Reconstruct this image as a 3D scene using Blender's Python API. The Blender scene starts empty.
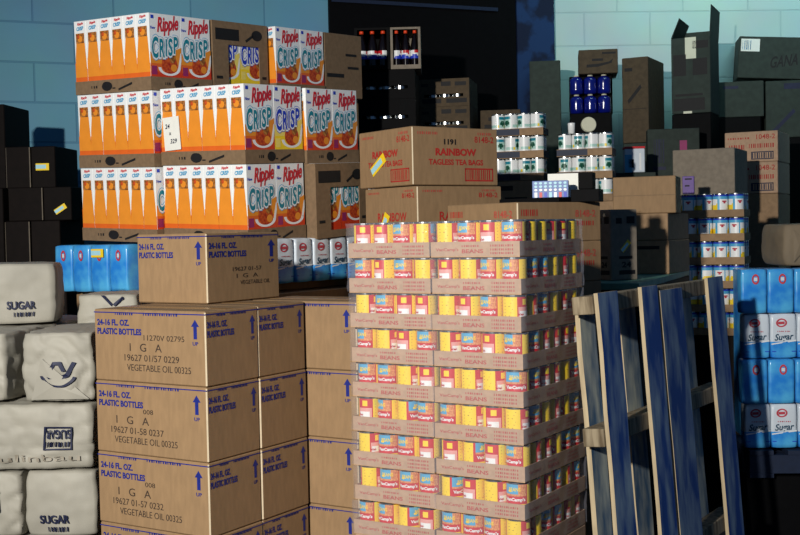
import bpy, bmesh, math, random
from mathutils import Vector, Matrix, noise

random.seed(7)
S = bpy.context.scene
COL = S.collection
R = math.radians

# ------------------------------------------------------------------ camera, world, lights, exposure
H_CAM = 1.45
pit, rol = R(1.84), R(1.2)
fwd = Vector((0, math.cos(pit), -math.sin(pit)))
up0 = Vector((0, math.sin(pit), math.cos(pit)))
rt0 = Vector((1, 0, 0))
rt = math.cos(rol) * rt0 - math.sin(rol) * up0
up = math.cos(rol) * up0 + math.sin(rol) * rt0
cam_d = bpy.data.cameras.new('camera')
cam_d.sensor_width = 36
cam_d.lens = 1150 / 800 * 36
cam_d.clip_start = .05
cam = bpy.data.objects.new('camera', cam_d)
m = Matrix((rt, up, -fwd)).transposed().to_4x4()
m.translation = (0, 0, H_CAM)
cam.matrix_world = m
COL.objects.link(cam)
S.camera = cam

w = bpy.data.worlds.new('world')
S.world = w
w.use_nodes = True
w.node_tree.nodes['Background'].inputs[0].default_value = (.16, .36, .75, 1)
w.node_tree.nodes['Background'].inputs[1].default_value = .15


def lamp(name, kind, loc, target, energy, color, size=.2, cone=None, blend=1.0, size_y=None):
    d = bpy.data.lights.new(name, kind)
    d.energy = energy
    d.color = color
    if kind == 'AREA':
        d.size = size
        if size_y:
            d.shape = 'RECTANGLE'
            d.size_y = size_y
    else:
        d.shadow_soft_size = size
    if cone:
        d.spot_size = R(cone)
        d.spot_blend = blend
    o = bpy.data.objects.new(name, d)
    o.location = loc
    o.rotation_euler = (Vector(target) - Vector(loc)).to_track_quat('-Z', 'Y').to_euler()
    COL.objects.link(o)
    return o


lamp('flash_lamp', 'SPOT', (-2.2, -1.6, 2.7), (-.1, 4.4, 1.45), 1950, (1.0, .96, .88), .10, 62, 1.0)
cl = lamp('ceiling_lamp', 'AREA', (2.7, 5.6, 4.3), (2.7, 7.8, 3.0), 14, (.56, .97, 1.0), 3.4, size_y=.3)
cl.data.spread = R(75)

S.view_settings.view_transform = 'Standard'
S.view_settings.look = 'None'
S.view_settings.gamma = 1
S.view_settings.exposure = 0


# ------------------------------------------------------------------ materials
def lin(c):
    return tuple(((x / 255) / 12.92 if x / 255 <= .04045 else ((x / 255 + .055) / 1.055) ** 2.4) for x in c) + (1,)


MATS = {}


def mat(name, rgb, rough=.6, var=.12, scale=30, bump=0.0, metal=0.0, spec=.4, coat=0.0, rgb2=None, obj_var=.0, stretch=None, lo=.35, hi=.65):
    if name in MATS:
        return MATS[name]
    mt = bpy.data.materials.new(name)
    mt.use_nodes = True
    nt = mt.node_tree
    b = nt.nodes['Principled BSDF']
    b.inputs['Roughness'].default_value = rough
    b.inputs['Metallic'].default_value = metal
    b.inputs['Specular IOR Level'].default_value = spec
    b.inputs['Coat Weight'].default_value = coat
    b.inputs['Coat Roughness'].default_value = .12
    c1 = lin(rgb)
    c2 = lin(rgb2) if rgb2 else tuple(x * (1 - var) for x in c1[:3]) + (1,)
    tc = nt.nodes.new('ShaderNodeTexCoord')
    nz = nt.nodes.new('ShaderNodeTexNoise')
    nz.inputs['Scale'].default_value = scale
    nz.inputs['Detail'].default_value = 4
    src = tc.outputs['Object']
    if stretch:
        mp = nt.nodes.new('ShaderNodeMapping')
        mp.inputs['Scale'].default_value = stretch
        nt.links.new(src, mp.inputs[0])
        src = mp.outputs[0]
    nt.links.new(src, nz.inputs['Vector'])
    rp = nt.nodes.new('ShaderNodeValToRGB')
    rp.color_ramp.elements[0].position = lo
    rp.color_ramp.elements[1].position = hi
    rp.color_ramp.elements[0].color = c2
    rp.color_ramp.elements[1].color = c1
    nt.links.new(nz.outputs['Fac'], rp.inputs[0])
    out = rp.outputs[0]
    if obj_var:
        oi = nt.nodes.new('ShaderNodeObjectInfo')
        hs = nt.nodes.new('ShaderNodeHueSaturation')
        mr = nt.nodes.new('ShaderNodeMapRange')
        mr.inputs['To Min'].default_value = 1 - obj_var
        mr.inputs['To Max'].default_value = 1 + obj_var
        nt.links.new(oi.outputs['Random'], mr.inputs[0])
        nt.links.new(mr.outputs[0], hs.inputs['Value'])
        nt.links.new(out, hs.inputs['Color'])
        out = hs.outputs[0]
    nt.links.new(out, b.inputs['Base Color'])
    if bump:
        bp = nt.nodes.new('ShaderNodeBump')
        bp.inputs['Strength'].default_value = bump
        bp.inputs['Distance'].default_value = .004
        nt.links.new(nz.outputs['Fac'], bp.inputs['Height'])
        nt.links.new(bp.outputs[0], b.inputs['Normal'])
    MATS[name] = mt
    return mt


def film(name, tint, clear, rough=.12):
    """thin clear wrapping film: mostly see-through, with a wrinkled sheen"""
    mt = bpy.data.materials.new(name)
    mt.use_nodes = True
    nt = mt.node_tree
    for n in list(nt.nodes):
        nt.nodes.remove(n)
    out = nt.nodes.new('ShaderNodeOutputMaterial')
    tr = nt.nodes.new('ShaderNodeBsdfTransparent')
    pr = nt.nodes.new('ShaderNodeBsdfPrincipled')
    pr.inputs['Base Color'].default_value = lin(tint)
    pr.inputs['Roughness'].default_value = rough
    pr.inputs['Specular IOR Level'].default_value = .8
    tc = nt.nodes.new('ShaderNodeTexCoord')
    nz = nt.nodes.new('ShaderNodeTexNoise')
    nz.inputs['Scale'].default_value = 14
    nz.inputs['Detail'].default_value = 3
    nt.links.new(tc.outputs['Object'], nz.inputs['Vector'])
    bp = nt.nodes.new('ShaderNodeBump')
    bp.inputs['Strength'].default_value = .6
    bp.inputs['Distance'].default_value = .02
    nt.links.new(nz.outputs['Fac'], bp.inputs['Height'])
    nt.links.new(bp.outputs[0], pr.inputs['Normal'])
    mx = nt.nodes.new('ShaderNodeMixShader')
    mx.inputs[0].default_value = 1 - clear
    nt.links.new(tr.outputs[0], mx.inputs[1])
    nt.links.new(pr.outputs[0], mx.inputs[2])
    nt.links.new(mx.outputs[0], out.inputs[0])
    MATS[name] = mt
    return mt


KRAFT = mat('kraft_board', (147, 118, 85), .75, .14, 60, .05, obj_var=.05, stretch=(1, 1, .25))
KRAFT_EDGE = mat('kraft_edge', (214, 196, 166), .7, .1, 60)
KRAFT_DULL = mat('dull_board', (150, 122, 92), .8, .2, 40, .05, obj_var=.12)
KRAFT_GREY = mat('grey_board', (128, 118, 104), .8, .2, 40, .05, obj_var=.12)
KRAFT_SHADED = mat('shaded_kraft_board', (84, 70, 52), .85, .25, 40, .05, obj_var=.1)  # kraft copy with the weak light on far cartons put into its colour
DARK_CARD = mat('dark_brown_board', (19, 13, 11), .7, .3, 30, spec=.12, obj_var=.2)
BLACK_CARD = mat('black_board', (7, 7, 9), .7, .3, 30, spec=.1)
GREEN_CARD = mat('green_grey_board', (48, 58, 52), .8, .25, 30, obj_var=.1)  # green grey board, its colour also darkened for weak light at the far right
TRAYCARD = mat('tray_board', (128, 104, 78), .8, .18, 50, .05)
PALECARD = mat('pale_tray_board', (184, 152, 124), .75, .14, 50, .05, obj_var=.04)
BLUE_INK = mat('blue_ink', (18, 34, 122), .6, .15, 80)
BLACK_INK = mat('faint_black_ink', (62, 48, 40), .7, .5, 120)
DARK_INK = mat('dark_ink', (22, 20, 22), .7, .3, 80)
RED_INK = mat('red_ink', (176, 44, 36), .65, .2, 80)
PINK_INK = mat('faded_red_ink', (186, 74, 62), .7, .25, 90)
NAVY_INK = mat('navy_ink', (20, 28, 62), .6, .3, 60)
WHITE = mat('white_print', (238, 240, 240), .35, .03, 20, coat=.2)
WHITE_PAPER = mat('white_paper', (236, 236, 228), .7, .05, 40)
ORANGE = mat('orange_print', (236, 146, 44), .35, .06, 30, coat=.2)
ORANGE_DEEP = mat('deep_orange_print', (228, 104, 34), .35, .08, 30, coat=.2)
RED_ORANGE = mat('red_orange_print', (212, 62, 28), .35, .1, 30, coat=.2)
YELLOW = mat('yellow_print', (250, 214, 40), .35, .06, 30, coat=.2)
PALE_YELLOW = mat('pale_yellow_print', (244, 220, 110), .35, .06, 30, coat=.2)
RED = mat('red_print', (204, 34, 40), .35, .1, 40, coat=.2)
CRIMSON = mat('crimson_script', (208, 40, 52), .4, .05, 40)
TEAL = mat('teal_print', (22, 130, 150), .4, .08, 40)
SKY = mat('sky_blue_print', (84, 170, 214), .35, .12, 40, coat=.2)
CYAN = mat('pale_cyan_print', (168, 218, 232), .4, .06, 40)
COBALT = mat('cobalt_print', (34, 62, 190), .4, .08, 40)
PURPLE = mat('purple_print', (150, 44, 100), .4, .1, 40)
BROWN = mat('brown_picture', (96, 52, 24), .45, .5, 90, rgb2=(196, 128, 58))
CEREAL = mat('cereal_flakes', (206, 88, 34), .5, .5, 70, rgb2=(150, 24, 20))
BEANS = mat('bean_picture', (234, 164, 104), .4, .4, 260, rgb2=(188, 96, 54), coat=.2)
PINK = mat('pink_print', (234, 164, 158), .35, .08, 60, coat=.2)
TIN = mat('bare_tin', (190, 192, 192), .25, .1, 40, metal=1.0)
PAPER = mat('bale_paper', (156, 152, 140), .62, .14, 9, .4, spec=.5, obj_var=.05)
PAPER_GREY = mat('grey_bale_paper', (150, 142, 128), .65, .12, 12, .1)
PACK_BLUE = mat('blue_pack_print', (84, 178, 232), .3, .3, 14, .0, coat=.4, rgb2=(40, 130, 218))
PACK_WHITE = mat('white_pack_print', (212, 222, 232), .35, .06, 14, coat=.3)
PACK_INK = mat('dark_teal_script', (24, 70, 96), .5, .1, 40)
PACK_RED = mat('pack_red_oval', (190, 64, 78), .5, .1, 40)
NAVY_CARD = mat('navy_tray_board', (20, 34, 60), .6, .2, 40)
GREENPRINT = mat('green_print', (14, 88, 66), .4, .3, 60)
AQUA = mat('pale_green_print', (176, 214, 204), .35, .06, 30, coat=.3)
COLA = mat('dark_cola_plastic', (16, 8, 8), .15, .1, 30, spec=.6)
CAP = mat('orange_cap', (230, 70, 30), .4, .05, 30)
JUG_BLUE = mat('deep_blue_plastic', (14, 26, 128), .18, .3, 12, spec=.7, coat=.3)
CREAM = mat('cream_plastic', (214, 214, 190), .5, .05, 30)
FILM = film('clear_film', (200, 200, 214), .86)
FILM_BLUE = film('blue_film', (40, 140, 220), .72, .18)
WOOD = mat('worn_wood', (150, 136, 112), .8, .4, 22, .25, rgb2=(92, 78, 58), stretch=(2.5, 2.5, .35), obj_var=.1)
WOOD_BLUE = mat('worn_blue_paint', (150, 174, 192), .75, .4, 6, .25, rgb2=(34, 78, 152), stretch=(2.5, 2.5, .7), lo=.42, hi=.68, obj_var=.15)
WOOD_GREY = mat('grey_weathered_wood', (214, 220, 208), .8, .4, 8, .25, rgb2=(84, 120, 156), stretch=(2.5, 2.5, .7), obj_var=.1)
WOOD_EDGE = mat('fresh_wood_edge', (186, 168, 136), .75, .25, 24, .2, stretch=(2, 2, .4))
GREEN_TOP = mat('green_board_top', (92, 146, 130), .6, .2, 20)


# ------------------------------------------------------------------ mesh helpers
class MB:
    def __init__(s):
        s.v, s.f, s.m, s.mats = [], [], [], []

    def mi(s, mt):
        if mt not in s.mats:
            s.mats.append(mt)
        return s.mats.index(mt)

    def face(s, pts, mt):
        n = len(s.v)
        s.v += [tuple(p) for p in pts]
        s.f.append(tuple(range(n, n + len(pts))))
        s.m.append(s.mi(mt))

    def add(s, verts, faces, mt):
        n = len(s.v)
        s.v += [tuple(p) for p in verts]
        i = s.mi(mt)
        for f in faces:
            s.f.append(tuple(n + k for k in f))
            s.m.append(i)

    def box(s, x0, x1, y0, y1, z0, z1, mt):
        v = [(x0, y0, z0), (x1, y0, z0), (x1, y1, z0), (x0, y1, z0), (x0, y0, z1), (x1, y0, z1), (x1, y1, z1), (x0, y1, z1)]
        s.add(v, [(0, 3, 2, 1), (4, 5, 6, 7), (0, 1, 5, 4), (1, 2, 6, 5), (2, 3, 7, 6), (3, 0, 4, 7)], mt)

    def lathe(s, prof, mt, n=24, c=(0, 0), caps=True):
        vs, fs = [], []
        for r, z in prof:
            for k in range(n):
                a = 2 * math.pi * k / n
                vs.append((c[0] + r * math.cos(a), c[1] + r * math.sin(a), z))
        for i in range(len(prof) - 1):
            for k in range(n):
                fs.append((i * n + k, i * n + (k + 1) % n, (i + 1) * n + (k + 1) % n, (i + 1) * n + k))
        if caps:
            fs.append(tuple(reversed(range(n))))
            fs.append(tuple((len(prof) - 1) * n + k for k in range(n)))
        s.add(vs, fs, mt)

    def mesh(s, name, smooth=False, bevel=0.0):
        me = bpy.data.meshes.new(name)
        me.from_pydata(s.v, [], s.f)
        for mt in s.mats:
            me.materials.append(mt)
        me.polygons.foreach_set('material_index', s.m)
        if smooth:
            me.polygons.foreach_set('use_smooth', [True] * len(s.f))
        if bevel:
            bm = bmesh.new()
            bm.from_mesh(me)
            bmesh.ops.bevel(bm, geom=bm.edges[:], offset=bevel, segments=2, affect='EDGES', profile=.6)
            bm.to_mesh(me)
            bm.free()
        me.update()
        return me


def put(name, me, loc=(0, 0, 0), rz=0.0, parent=None, label=None, cat=None, group=None, kind=None, rot=None):
    o = bpy.data.objects.new(name, me)
    COL.objects.link(o)
    o.location = loc
    o.rotation_euler = rot if rot else (0, 0, rz)
    if parent:
        o.parent = parent
    if label:
        o['label'] = label
    if cat:
        o['category'] = cat
    if group:
        o['group'] = group
    if kind:
        o['kind'] = kind
    return o


_txt = {}
_bounds = {}


def _txt_bounds(t, shear):
    text_shape(t, .03, shear)
    return _bounds[(t, .03, shear)]


def text_shape(t, off=0.0, shear=0.0):
    k = (t, off, shear)
    if k in _txt:
        return _txt[k]
    c = bpy.data.curves.new('t', 'FONT')
    c.body = t
    c.offset = off
    c.shear = shear
    c.resolution_u = 3
    o = bpy.data.objects.new('t', c)
    COL.objects.link(o)
    bpy.context.view_layer.update()
    me = bpy.data.meshes.new_from_object(o.evaluated_get(bpy.context.evaluated_depsgraph_get()))
    vs = [(v.co.x, v.co.y) for v in me.vertices]
    fs = [tuple(p.vertices) for p in me.polygons]
    bpy.data.objects.remove(o)
    bpy.data.curves.remove(c)
    bpy.data.meshes.remove(me)
    if off > .05:      # keep fat outlines registered with the plain letter
        x0, x1, y0, y1 = _txt_bounds(t, shear)
    else:
        x0, x1 = min(v[0] for v in vs), max(v[0] for v in vs)
        y0, y1 = min(v[1] for v in vs), max(v[1] for v in vs)
    _bounds[k] = (x0, x1, y0, y1)
    _txt[k] = ([((x - x0) / (x1 - x0), (y - y0) / (y1 - y0)) for x, y in vs], fs, (x1 - x0) / (y1 - y0))
    return _txt[k]


class Face:
    """a rectangular panel printed on: items are given as fractions, y measured down from the top"""

    def __init__(s, mb, o, ex, ey, w, h, nrm, fn=None):
        s.mb, s.o, s.ex, s.ey, s.w, s.h, s.n, s.fn = mb, Vector(o), Vector(ex), Vector(ey), w, h, Vector(nrm), fn

    def p(s, x, y, d):
        q = s.o + s.ex * (x * s.w) + s.ey * ((1 - y) * s.h) + s.n * (d + .0008)
        return s.fn(q) if s.fn else q

    def rect(s, x0, x1, y0, y1, mt, d=0):
        s.mb.face([s.p(x0, y1, d), s.p(x1, y1, d), s.p(x1, y0, d), s.p(x0, y0, d)], mt)

    def poly(s, pts, mt, d=0):
        s.mb.face([s.p(x, y, d) for x, y in pts], mt)

    def ell(s, cx, cy, rx, ry, mt, d=0, n=18):
        s.poly([(cx + rx * math.cos(-2 * math.pi * k / n), cy + ry * math.sin(-2 * math.pi * k / n)) for k in range(n)], mt, d)

    def ring(s, cx, cy, rx, ry, t, mt, d=0, a0=0, a1=360, n=20):
        for k in range(n):
            a, b = R(a0 + (a1 - a0) * k / n), R(a0 + (a1 - a0) * (k + 1) / n)
            q = [(cx + rx * math.cos(a), cy - ry * math.sin(a)), (cx + rx * math.cos(b), cy - ry * math.sin(b)),
                 (cx + rx * (1 - t) * math.cos(b), cy - ry * (1 - t) * math.sin(b)), (cx + rx * (1 - t) * math.cos(a), cy - ry * (1 - t) * math.sin(a))]
            s.poly(q, mt, d)

    def frame(s, x0, x1, y0, y1, t, mt, d=0):
        ty = t * s.w / s.h
        s.rect(x0, x1, y0, y0 + ty, mt, d)
        s.rect(x0, x1, y1 - ty, y1, mt, d)
        s.rect(x0, x0 + t, y0, y1, mt, d)
        s.rect(x1 - t, x1, y0, y1, mt, d)

    def bars(s, x0, x1, y0, y1, mt, n=12, d=0):
        for k in range(n):
            a = x0 + (x1 - x0) * k / n
            s.rect(a, a + (x1 - x0) / n * (.35 + .3 * ((k * 7) % 3) / 2), y0, y1, mt, d)

    def text(s, t, x0, x1, y0, y1, mt, off=0.0, shear=0.0, rise=0.0, d=0, flip=False):
        vs, fs, _ = text_shape(t, off, shear)
        out = []
        for a, b in vs:
            if flip:
                a, b = 1 - a, 1 - b
            out.append(s.p(x0 + (x1 - x0) * a, y1 + (y0 - y1) * b - rise * a, d))
        s.mb.add(out, fs, mt)

    def arrow(s, cx, y0, y1, hw, mt):
        ym = y0 + (y1 - y0) * .36
        s.poly([(cx - hw, ym), (cx + hw, ym), (cx, y0)], mt)
        s.rect(cx - hw * .42, cx + hw * .42, ym, y1, mt)


def left_face(mb, W, D, H, fn=None):
    return Face(mb, (-W / 2, -D / 2, 0), (1, 0, 0), (0, 0, 1), W, H, (0, -1, 0), fn)


def right_face(mb, W, D, H, fn=None):
    return Face(mb, (W / 2, -D / 2, 0), (0, 1, 0), (0, 0, 1), D, H, (1, 0, 0), fn)


_cache = {}


def carton_mesh(W, D, H, mt=KRAFT, edge=KRAFT_EDGE, bev=.0035):
    k = (round(W, 4), round(D, 4), round(H, 4), mt.name, edge.name)
    if k in _cache:
        return _cache[k]
    bm = bmesh.new()
    bmesh.ops.create_cube(bm, size=1)
    for v in bm.verts:
        v.co = Vector((v.co.x * W, v.co.y * D, (v.co.z + .5) * H))
    vert_edges = [e for e in bm.edges if abs(e.verts[0].co.z - e.verts[1].co.z) > H * .5]
    bmesh.ops.bevel(bm, geom=bm.edges[:], offset=bev, segments=1, affect='EDGES')
    me = bpy.data.meshes.new('carton')
    bm.normal_update()
    for f in bm.faces:
        n = f.normal
        f.material_index = 1 if max(abs(n.x), abs(n.y), abs(n.z)) < .95 and abs(n.z) < .3 else 0
    # the closed top flaps meet in a seam
    bm.to_mesh(me)
    bm.free()
    me.materials.append(mt)
    me.materials.append(edge)
    _cache[k] = me
    return me


def tape_mesh(W, D, H):
    k = ('tape', W, D, H)
    if k not in _cache:
        b = MB()
        b.box(-W / 2 + .004, W / 2 - .004, -.025, .025, H, H + .0006, mat('brown_tape', (150, 116, 76), .3, .1, 30))
        _cache[k] = b.mesh('sealing_tape')
    return _cache[k]


def at(corner, ang, du, dv):
    a = R(ang)
    return (corner[0] + du * math.cos(a) + dv * math.sin(a), corner[1] - du * math.sin(a) + dv * math.cos(a))


def carton(key_or_box, label, mt=KRAFT, edge=KRAFT_EDGE, name='carton', cat='box', group=None, prints=None, W=None, D=None, H=None, z=None, tape=False, rot=None, off=(0, 0)):
    x, y, zz, w_, d_, h_, b = TABLE[key_or_box] if isinstance(key_or_box, str) else key_or_box
    W, D, H, z = W or w_, D or d_, H or h_, zz if z is None else z
    c = at((x, y), b, -W / 2 + off[0], D / 2 + off[1])
    o = put(name, carton_mesh(W, D, H, mt, edge), (c[0], c[1], z), -R(b), None, label, cat, group)
    if rot:
        o.rotation_euler = (R(rot[0]), R(rot[1]), -R(b))
    if tape:
        put('sealing_tape', tape_mesh(W, D, H), parent=o)
    if prints:
        mb = MB()
        prints(left_face(mb, W, D, H), right_face(mb, W, D, H))
        if mb.f:
            put('printed_lettering', mb.mesh('printed_lettering'), parent=o)
    return o


ORD = ['', 'first', 'second', 'third', 'fourth', 'fifth', 'sixth', 'seventh', 'eighth', 'ninth', 'tenth', 'eleventh', 'twelfth']


def sticker(parent, side, W, D, H, cx, cy, w_, h_, ang, two=True):
    """small yellow and pale blue price sticker stuck on a carton"""
    b = MB()
    F = left_face(b, W, D, H) if side == 'L' else right_face(b, W, D, H)
    ca, sa = math.cos(R(ang)), math.sin(R(ang))
    fw = F.w

    def q(a, c):
        return (cx + (a * ca - c * sa) / F.w, cy - (a * sa + c * ca) / F.h)
    F.poly([q(-w_ / 2, -h_ / 2), q(w_ / 2, -h_ / 2), q(w_ / 2, h_ / 2), q(-w_ / 2, h_ / 2)], YELLOW, .0005)
    F.poly([q(-w_ / 2, -h_ * .25), q(w_ * .28, -h_ * .25), q(w_ * .28, h_ * .3), q(-w_ / 2, h_ * .3)], CYAN, .001)
    put('price_sticker', b.mesh('price_sticker'), parent=parent, label='small yellow and pale blue sticker')

# near corner x, y, z, width, depth, height and turn (degrees) of single cartons
TABLE = {
    'rain1': (0.059, 4.600, 1.631, 0.388, 0.441, 0.235, 55),
    'rain2': (0.074, 4.550, 1.443, 0.374, 0.433, 0.182, 55),
    'rain3': (0.412, 4.000, 1.398, 0.375, 0.425, 0.142, 52),
    'm4': (0.851, 4.750, 1.277, 0.025, 0.135, 0.252, 60),
    'dark_a': (-1.658, 5.600, 1.696, 0.120, 0.300, 0.203, 5),
    'dark_b': (-1.780, 5.600, 1.699, 0.121, 0.300, 0.203, 5),
    'dark_c': (-1.562, 5.500, 1.533, 0.138, 0.350, 0.153, 5),
    'dark_d': (-1.701, 5.500, 1.536, 0.173, 0.350, 0.153, 5),
    'dark_e': (-1.606, 5.450, 1.325, 0.142, 0.350, 0.208, 5),
    'dark_f': (-1.751, 5.450, 1.328, 0.120, 0.350, 0.208, 5),
    'dark_g': (-1.872, 5.450, 1.331, 0.143, 0.350, 0.444, 5),
    'dark_h': (-1.904, 5.600, 1.784, 0.131, 0.300, 0.324, 5),
    'cola_a': (-0.032, 6.300, 2.331, 0.191, 0.280, 0.227, 2),
    'cola_b': (0.137, 6.300, 2.328, 0.164, 0.280, 0.222, 2),
    'dk1': (0.103, 6.300, 2.013, 0.336, 0.400, 0.310, 5),
    'dk2': (0.423, 6.700, 2.042, 0.302, 0.340, 0.324, 12),
    'gr': (0.728, 6.800, 1.910, 0.236, 0.300, 0.276, 8),
    'grn_a': (0.769, 6.000, 1.972, 0.257, 0.902, 0.078, 14),
    'grn_b': (1.092, 5.900, 1.855, 0.296, 1.042, 0.076, 14),
    'grn_base': (0.774, 5.980, 1.515, 0.266, 0.500, 0.197, 12),
    'dkgreen': (1.025, 7.200, 2.211, 0.192, 0.300, 0.279, 8),
    'jugs': (1.305, 7.000, 2.141, 0.252, 0.250, 0.235, 8),
    'jugtop': (1.345, 7.000, 2.370, 0.234, 0.300, 0.145, 8),
    'm9': (1.527, 7.000, 1.955, 0.162, 0.438, 0.519, 28),
    'open': (1.878, 6.900, 2.119, 0.232, 0.582, 0.469, 25),
    'lean': (2.583, 7.350, 2.404, 0.399, 0.350, 0.303, 10),
    'tilt': (2.322, 7.300, 2.151, 0.343, 0.350, 0.289, 10),
    'r12': (2.625, 7.300, 2.006, 0.280, 0.350, 0.390, 10),
    'm13': (1.755, 6.700, 1.719, 0.296, 0.300, 0.307, 8),
    'm14': (1.753, 6.000, 1.604, 0.323, 0.399, 0.239, 27),
    'm15a': (2.177, 6.600, 1.803, 0.299, 0.779, 0.177, 28),
    'm15b': (2.175, 6.600, 1.620, 0.299, 0.779, 0.177, 28),
    'm16a': (1.228, 5.100, 1.524, 0.278, 0.198, 0.159, 20),
    'm16b': (1.191, 5.100, 1.401, 0.172, 0.426, 0.120, 27),
    'm16c': (1.194, 5.100, 1.263, 0.167, 0.407, 0.133, 27),
    'jug': (1.372, 6.400, 1.746, 0.110, 0.100, 0.144, 5),
    'milk': (1.679, 5.600, 1.515, 0.308, 0.431, 0.078, 24),
    'bale': (1.852, 4.950, 1.254, 0.368, 0.350, 0.181, 4),
    'sug': (1.917, 4.900, 1.062, 0.457, 0.300, 0.188, 4),
    'sug3': (1.914, 4.900, 0.676, 0.458, 0.300, 0.193, 4),
    'sug_end': (1.912, 4.900, 0.483, 0.459, 0.300, 0.194, 4),
    'slab': (0.589, 4.200, 1.553, 0.155, 0.223, 0.022, 50),
    'blister': (0.644, 4.300, 1.573, 0.133, 0.050, 0.067, 30),
    'card': (0.680, 4.360, 1.574, 0.108, 0.020, 0.098, 20),
    'blk1': (0.683, 4.150, 1.567, 0.062, 0.087, 0.036, 45),
    'blk2': (0.688, 4.200, 1.605, 0.027, 0.043, 0.058, 45),
}

# ------------------------------------------------------------------ room
def structure(name, mb, **k):
    return put(name, mb.mesh(name), kind='structure', **k)


def block_mat(name, c1, c2, mortar, sx):
    mt = bpy.data.materials.new(name)
    mt.use_nodes = True
    nt = mt.node_tree
    b = nt.nodes['Principled BSDF']
    b.inputs['Roughness'].default_value = .6
    tc = nt.nodes.new('ShaderNodeTexCoord')
    br = nt.nodes.new('ShaderNodeTexBrick')
    br.inputs['Scale'].default_value = 1
    br.inputs['Brick Width'].default_value = .44
    br.inputs['Row Height'].default_value = .22
    br.inputs['Mortar Size'].default_value = .006
    br.inputs['Mortar Smooth'].default_value = .4
    br.inputs['Color1'].default_value = lin(c1)
    br.inputs['Color2'].default_value = lin(c2)
    br.inputs['Mortar'].default_value = lin(mortar)
    sp = nt.nodes.new('ShaderNodeSeparateXYZ')
    cb = nt.nodes.new('ShaderNodeCombineXYZ')
    nt.links.new(tc.outputs['Object'], sp.inputs[0])
    nt.links.new(sp.outputs[0], cb.inputs[0])
    nt.links.new(sp.outputs[2], cb.inputs[1])
    nt.links.new(cb.outputs[0], br.inputs['Vector'])
    nz = nt.nodes.new('ShaderNodeTexNoise')
    nz.inputs['Scale'].default_value = 2.2
    nz.inputs['Detail'].default_value = 5
    nt.links.new(tc.outputs['Object'], nz.inputs['Vector'])
    mx = nt.nodes.new('ShaderNodeMix')
    mx.data_type = 'RGBA'
    mx.blend_type = 'MULTIPLY'
    mx.inputs[0].default_value = .35
    nt.links.new(br.outputs[0], mx.inputs[6])
    nt.links.new(nz.outputs['Color'], mx.inputs[7])
    nt.links.new(mx.outputs[2], b.inputs['Base Color'])
    bp = nt.nodes.new('ShaderNodeBump')
    bp.inputs['Strength'].default_value = .5
    bp.inputs['Distance'].default_value = .006
    bp.invert = True
    nt.links.new(br.outputs['Fac'], bp.inputs['Height'])
    nt.links.new(bp.outputs[0], b.inputs['Normal'])
    return mt


WALL_BLUE = block_mat('blue_block_wall', (112, 176, 200), (106, 168, 194), (90, 150, 180), 1)
WALL_PALE = block_mat('pale_block_wall', (196, 222, 216), (192, 218, 214), (180, 208, 206), 1)
CONC = mat('concrete_floor', (24, 25, 32), .7, .35, 3, .05)

b = MB()
b.box(-6, 7, -3.2, 11, -.1, 0, CONC)
structure('floor', b)
# the blue wall runs obliquely behind the stacks and meets the pale wall in a corner
b = MB()
b.box(-3.2, 3.49, 0, .2, 0, 5, WALL_BLUE)
put('wall_left', b.mesh('wall_left'), (-2.2, 6.3, 0), math.atan2(.375, .927), kind='structure')
b = MB()
b.box(0, 6.2, 0, .2, 0, 5, WALL_PALE)
put('wall_back', b.mesh('wall_back'), (1.03, 7.62, 0), R(3), kind='structure')


# flat black panel on the blue wall behind the cola cartons
b = MB()
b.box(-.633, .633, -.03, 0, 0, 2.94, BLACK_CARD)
structure_panel = put('black_panel', b.mesh('black_panel'), (.182, 7.264, 0), math.atan2(.375, .927), kind='structure')
b = MB()
b.box(-.62, .50, -.045, -.0305, 2.84, 2.862, NAVY_CARD)  # thin navy strip across the upper part of the black panel
put('navy_strip', b.mesh('navy_strip'), (.182, 7.264, 0), math.atan2(.375, .927), kind='structure')


# added panel: patchy dark blue paints the shade between black panel and wall corner
b = MB()
SHADE_BLUE = mat('patchy_shade_blue', (22, 52, 96), .7, .4, 4.5, .1, rgb2=(8, 22, 52), lo=.42, hi=.5)
b.box(-.137, .137, -.03, 0, 0, 4.6, SHADE_BLUE)
put('shade_panel', b.mesh('shade_panel'), (.905, 7.556, 0), math.atan2(.375, .927), kind='structure')


# ------------------------------------------------------------------ vegetable oil cartons
def oil_face(F, end=False, stamp=None, half=False):
    F.rect(.0, 1, .035, .05, BLUE_INK)
    F.bars(.2, .37, .035, .075, BLUE_INK, 9)
    F.bars(.46, .77, .035, .075, BLUE_INK, 15)
    w1, w2 = (.40, .53) if end else (.33, .44)
    F.text('24-16 FL. OZ.', .03, w1, .135, .225, BLUE_INK, .04)
    F.text('PLASTIC BOTTLES', .03, w2, .26, .35, BLUE_INK, .04)
    c = .89 if end else .915
    F.arrow(c, .11, .37, .055 if end else .034, BLUE_INK)
    F.text('UP', c - (.035 if end else .024), c + (.035 if end else .024), .405, .455, BLUE_INK, .02)
    if stamp:
        y0, x0, dx = stamp[0], stamp[1], 0
        for k, (t, x1, x2, h) in enumerate(stamp[2]):
            F.text(t, x0 + x1, x0 + x2, y0, y0 + h, BLACK_INK, .0)
            y0 += h + .045


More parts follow.
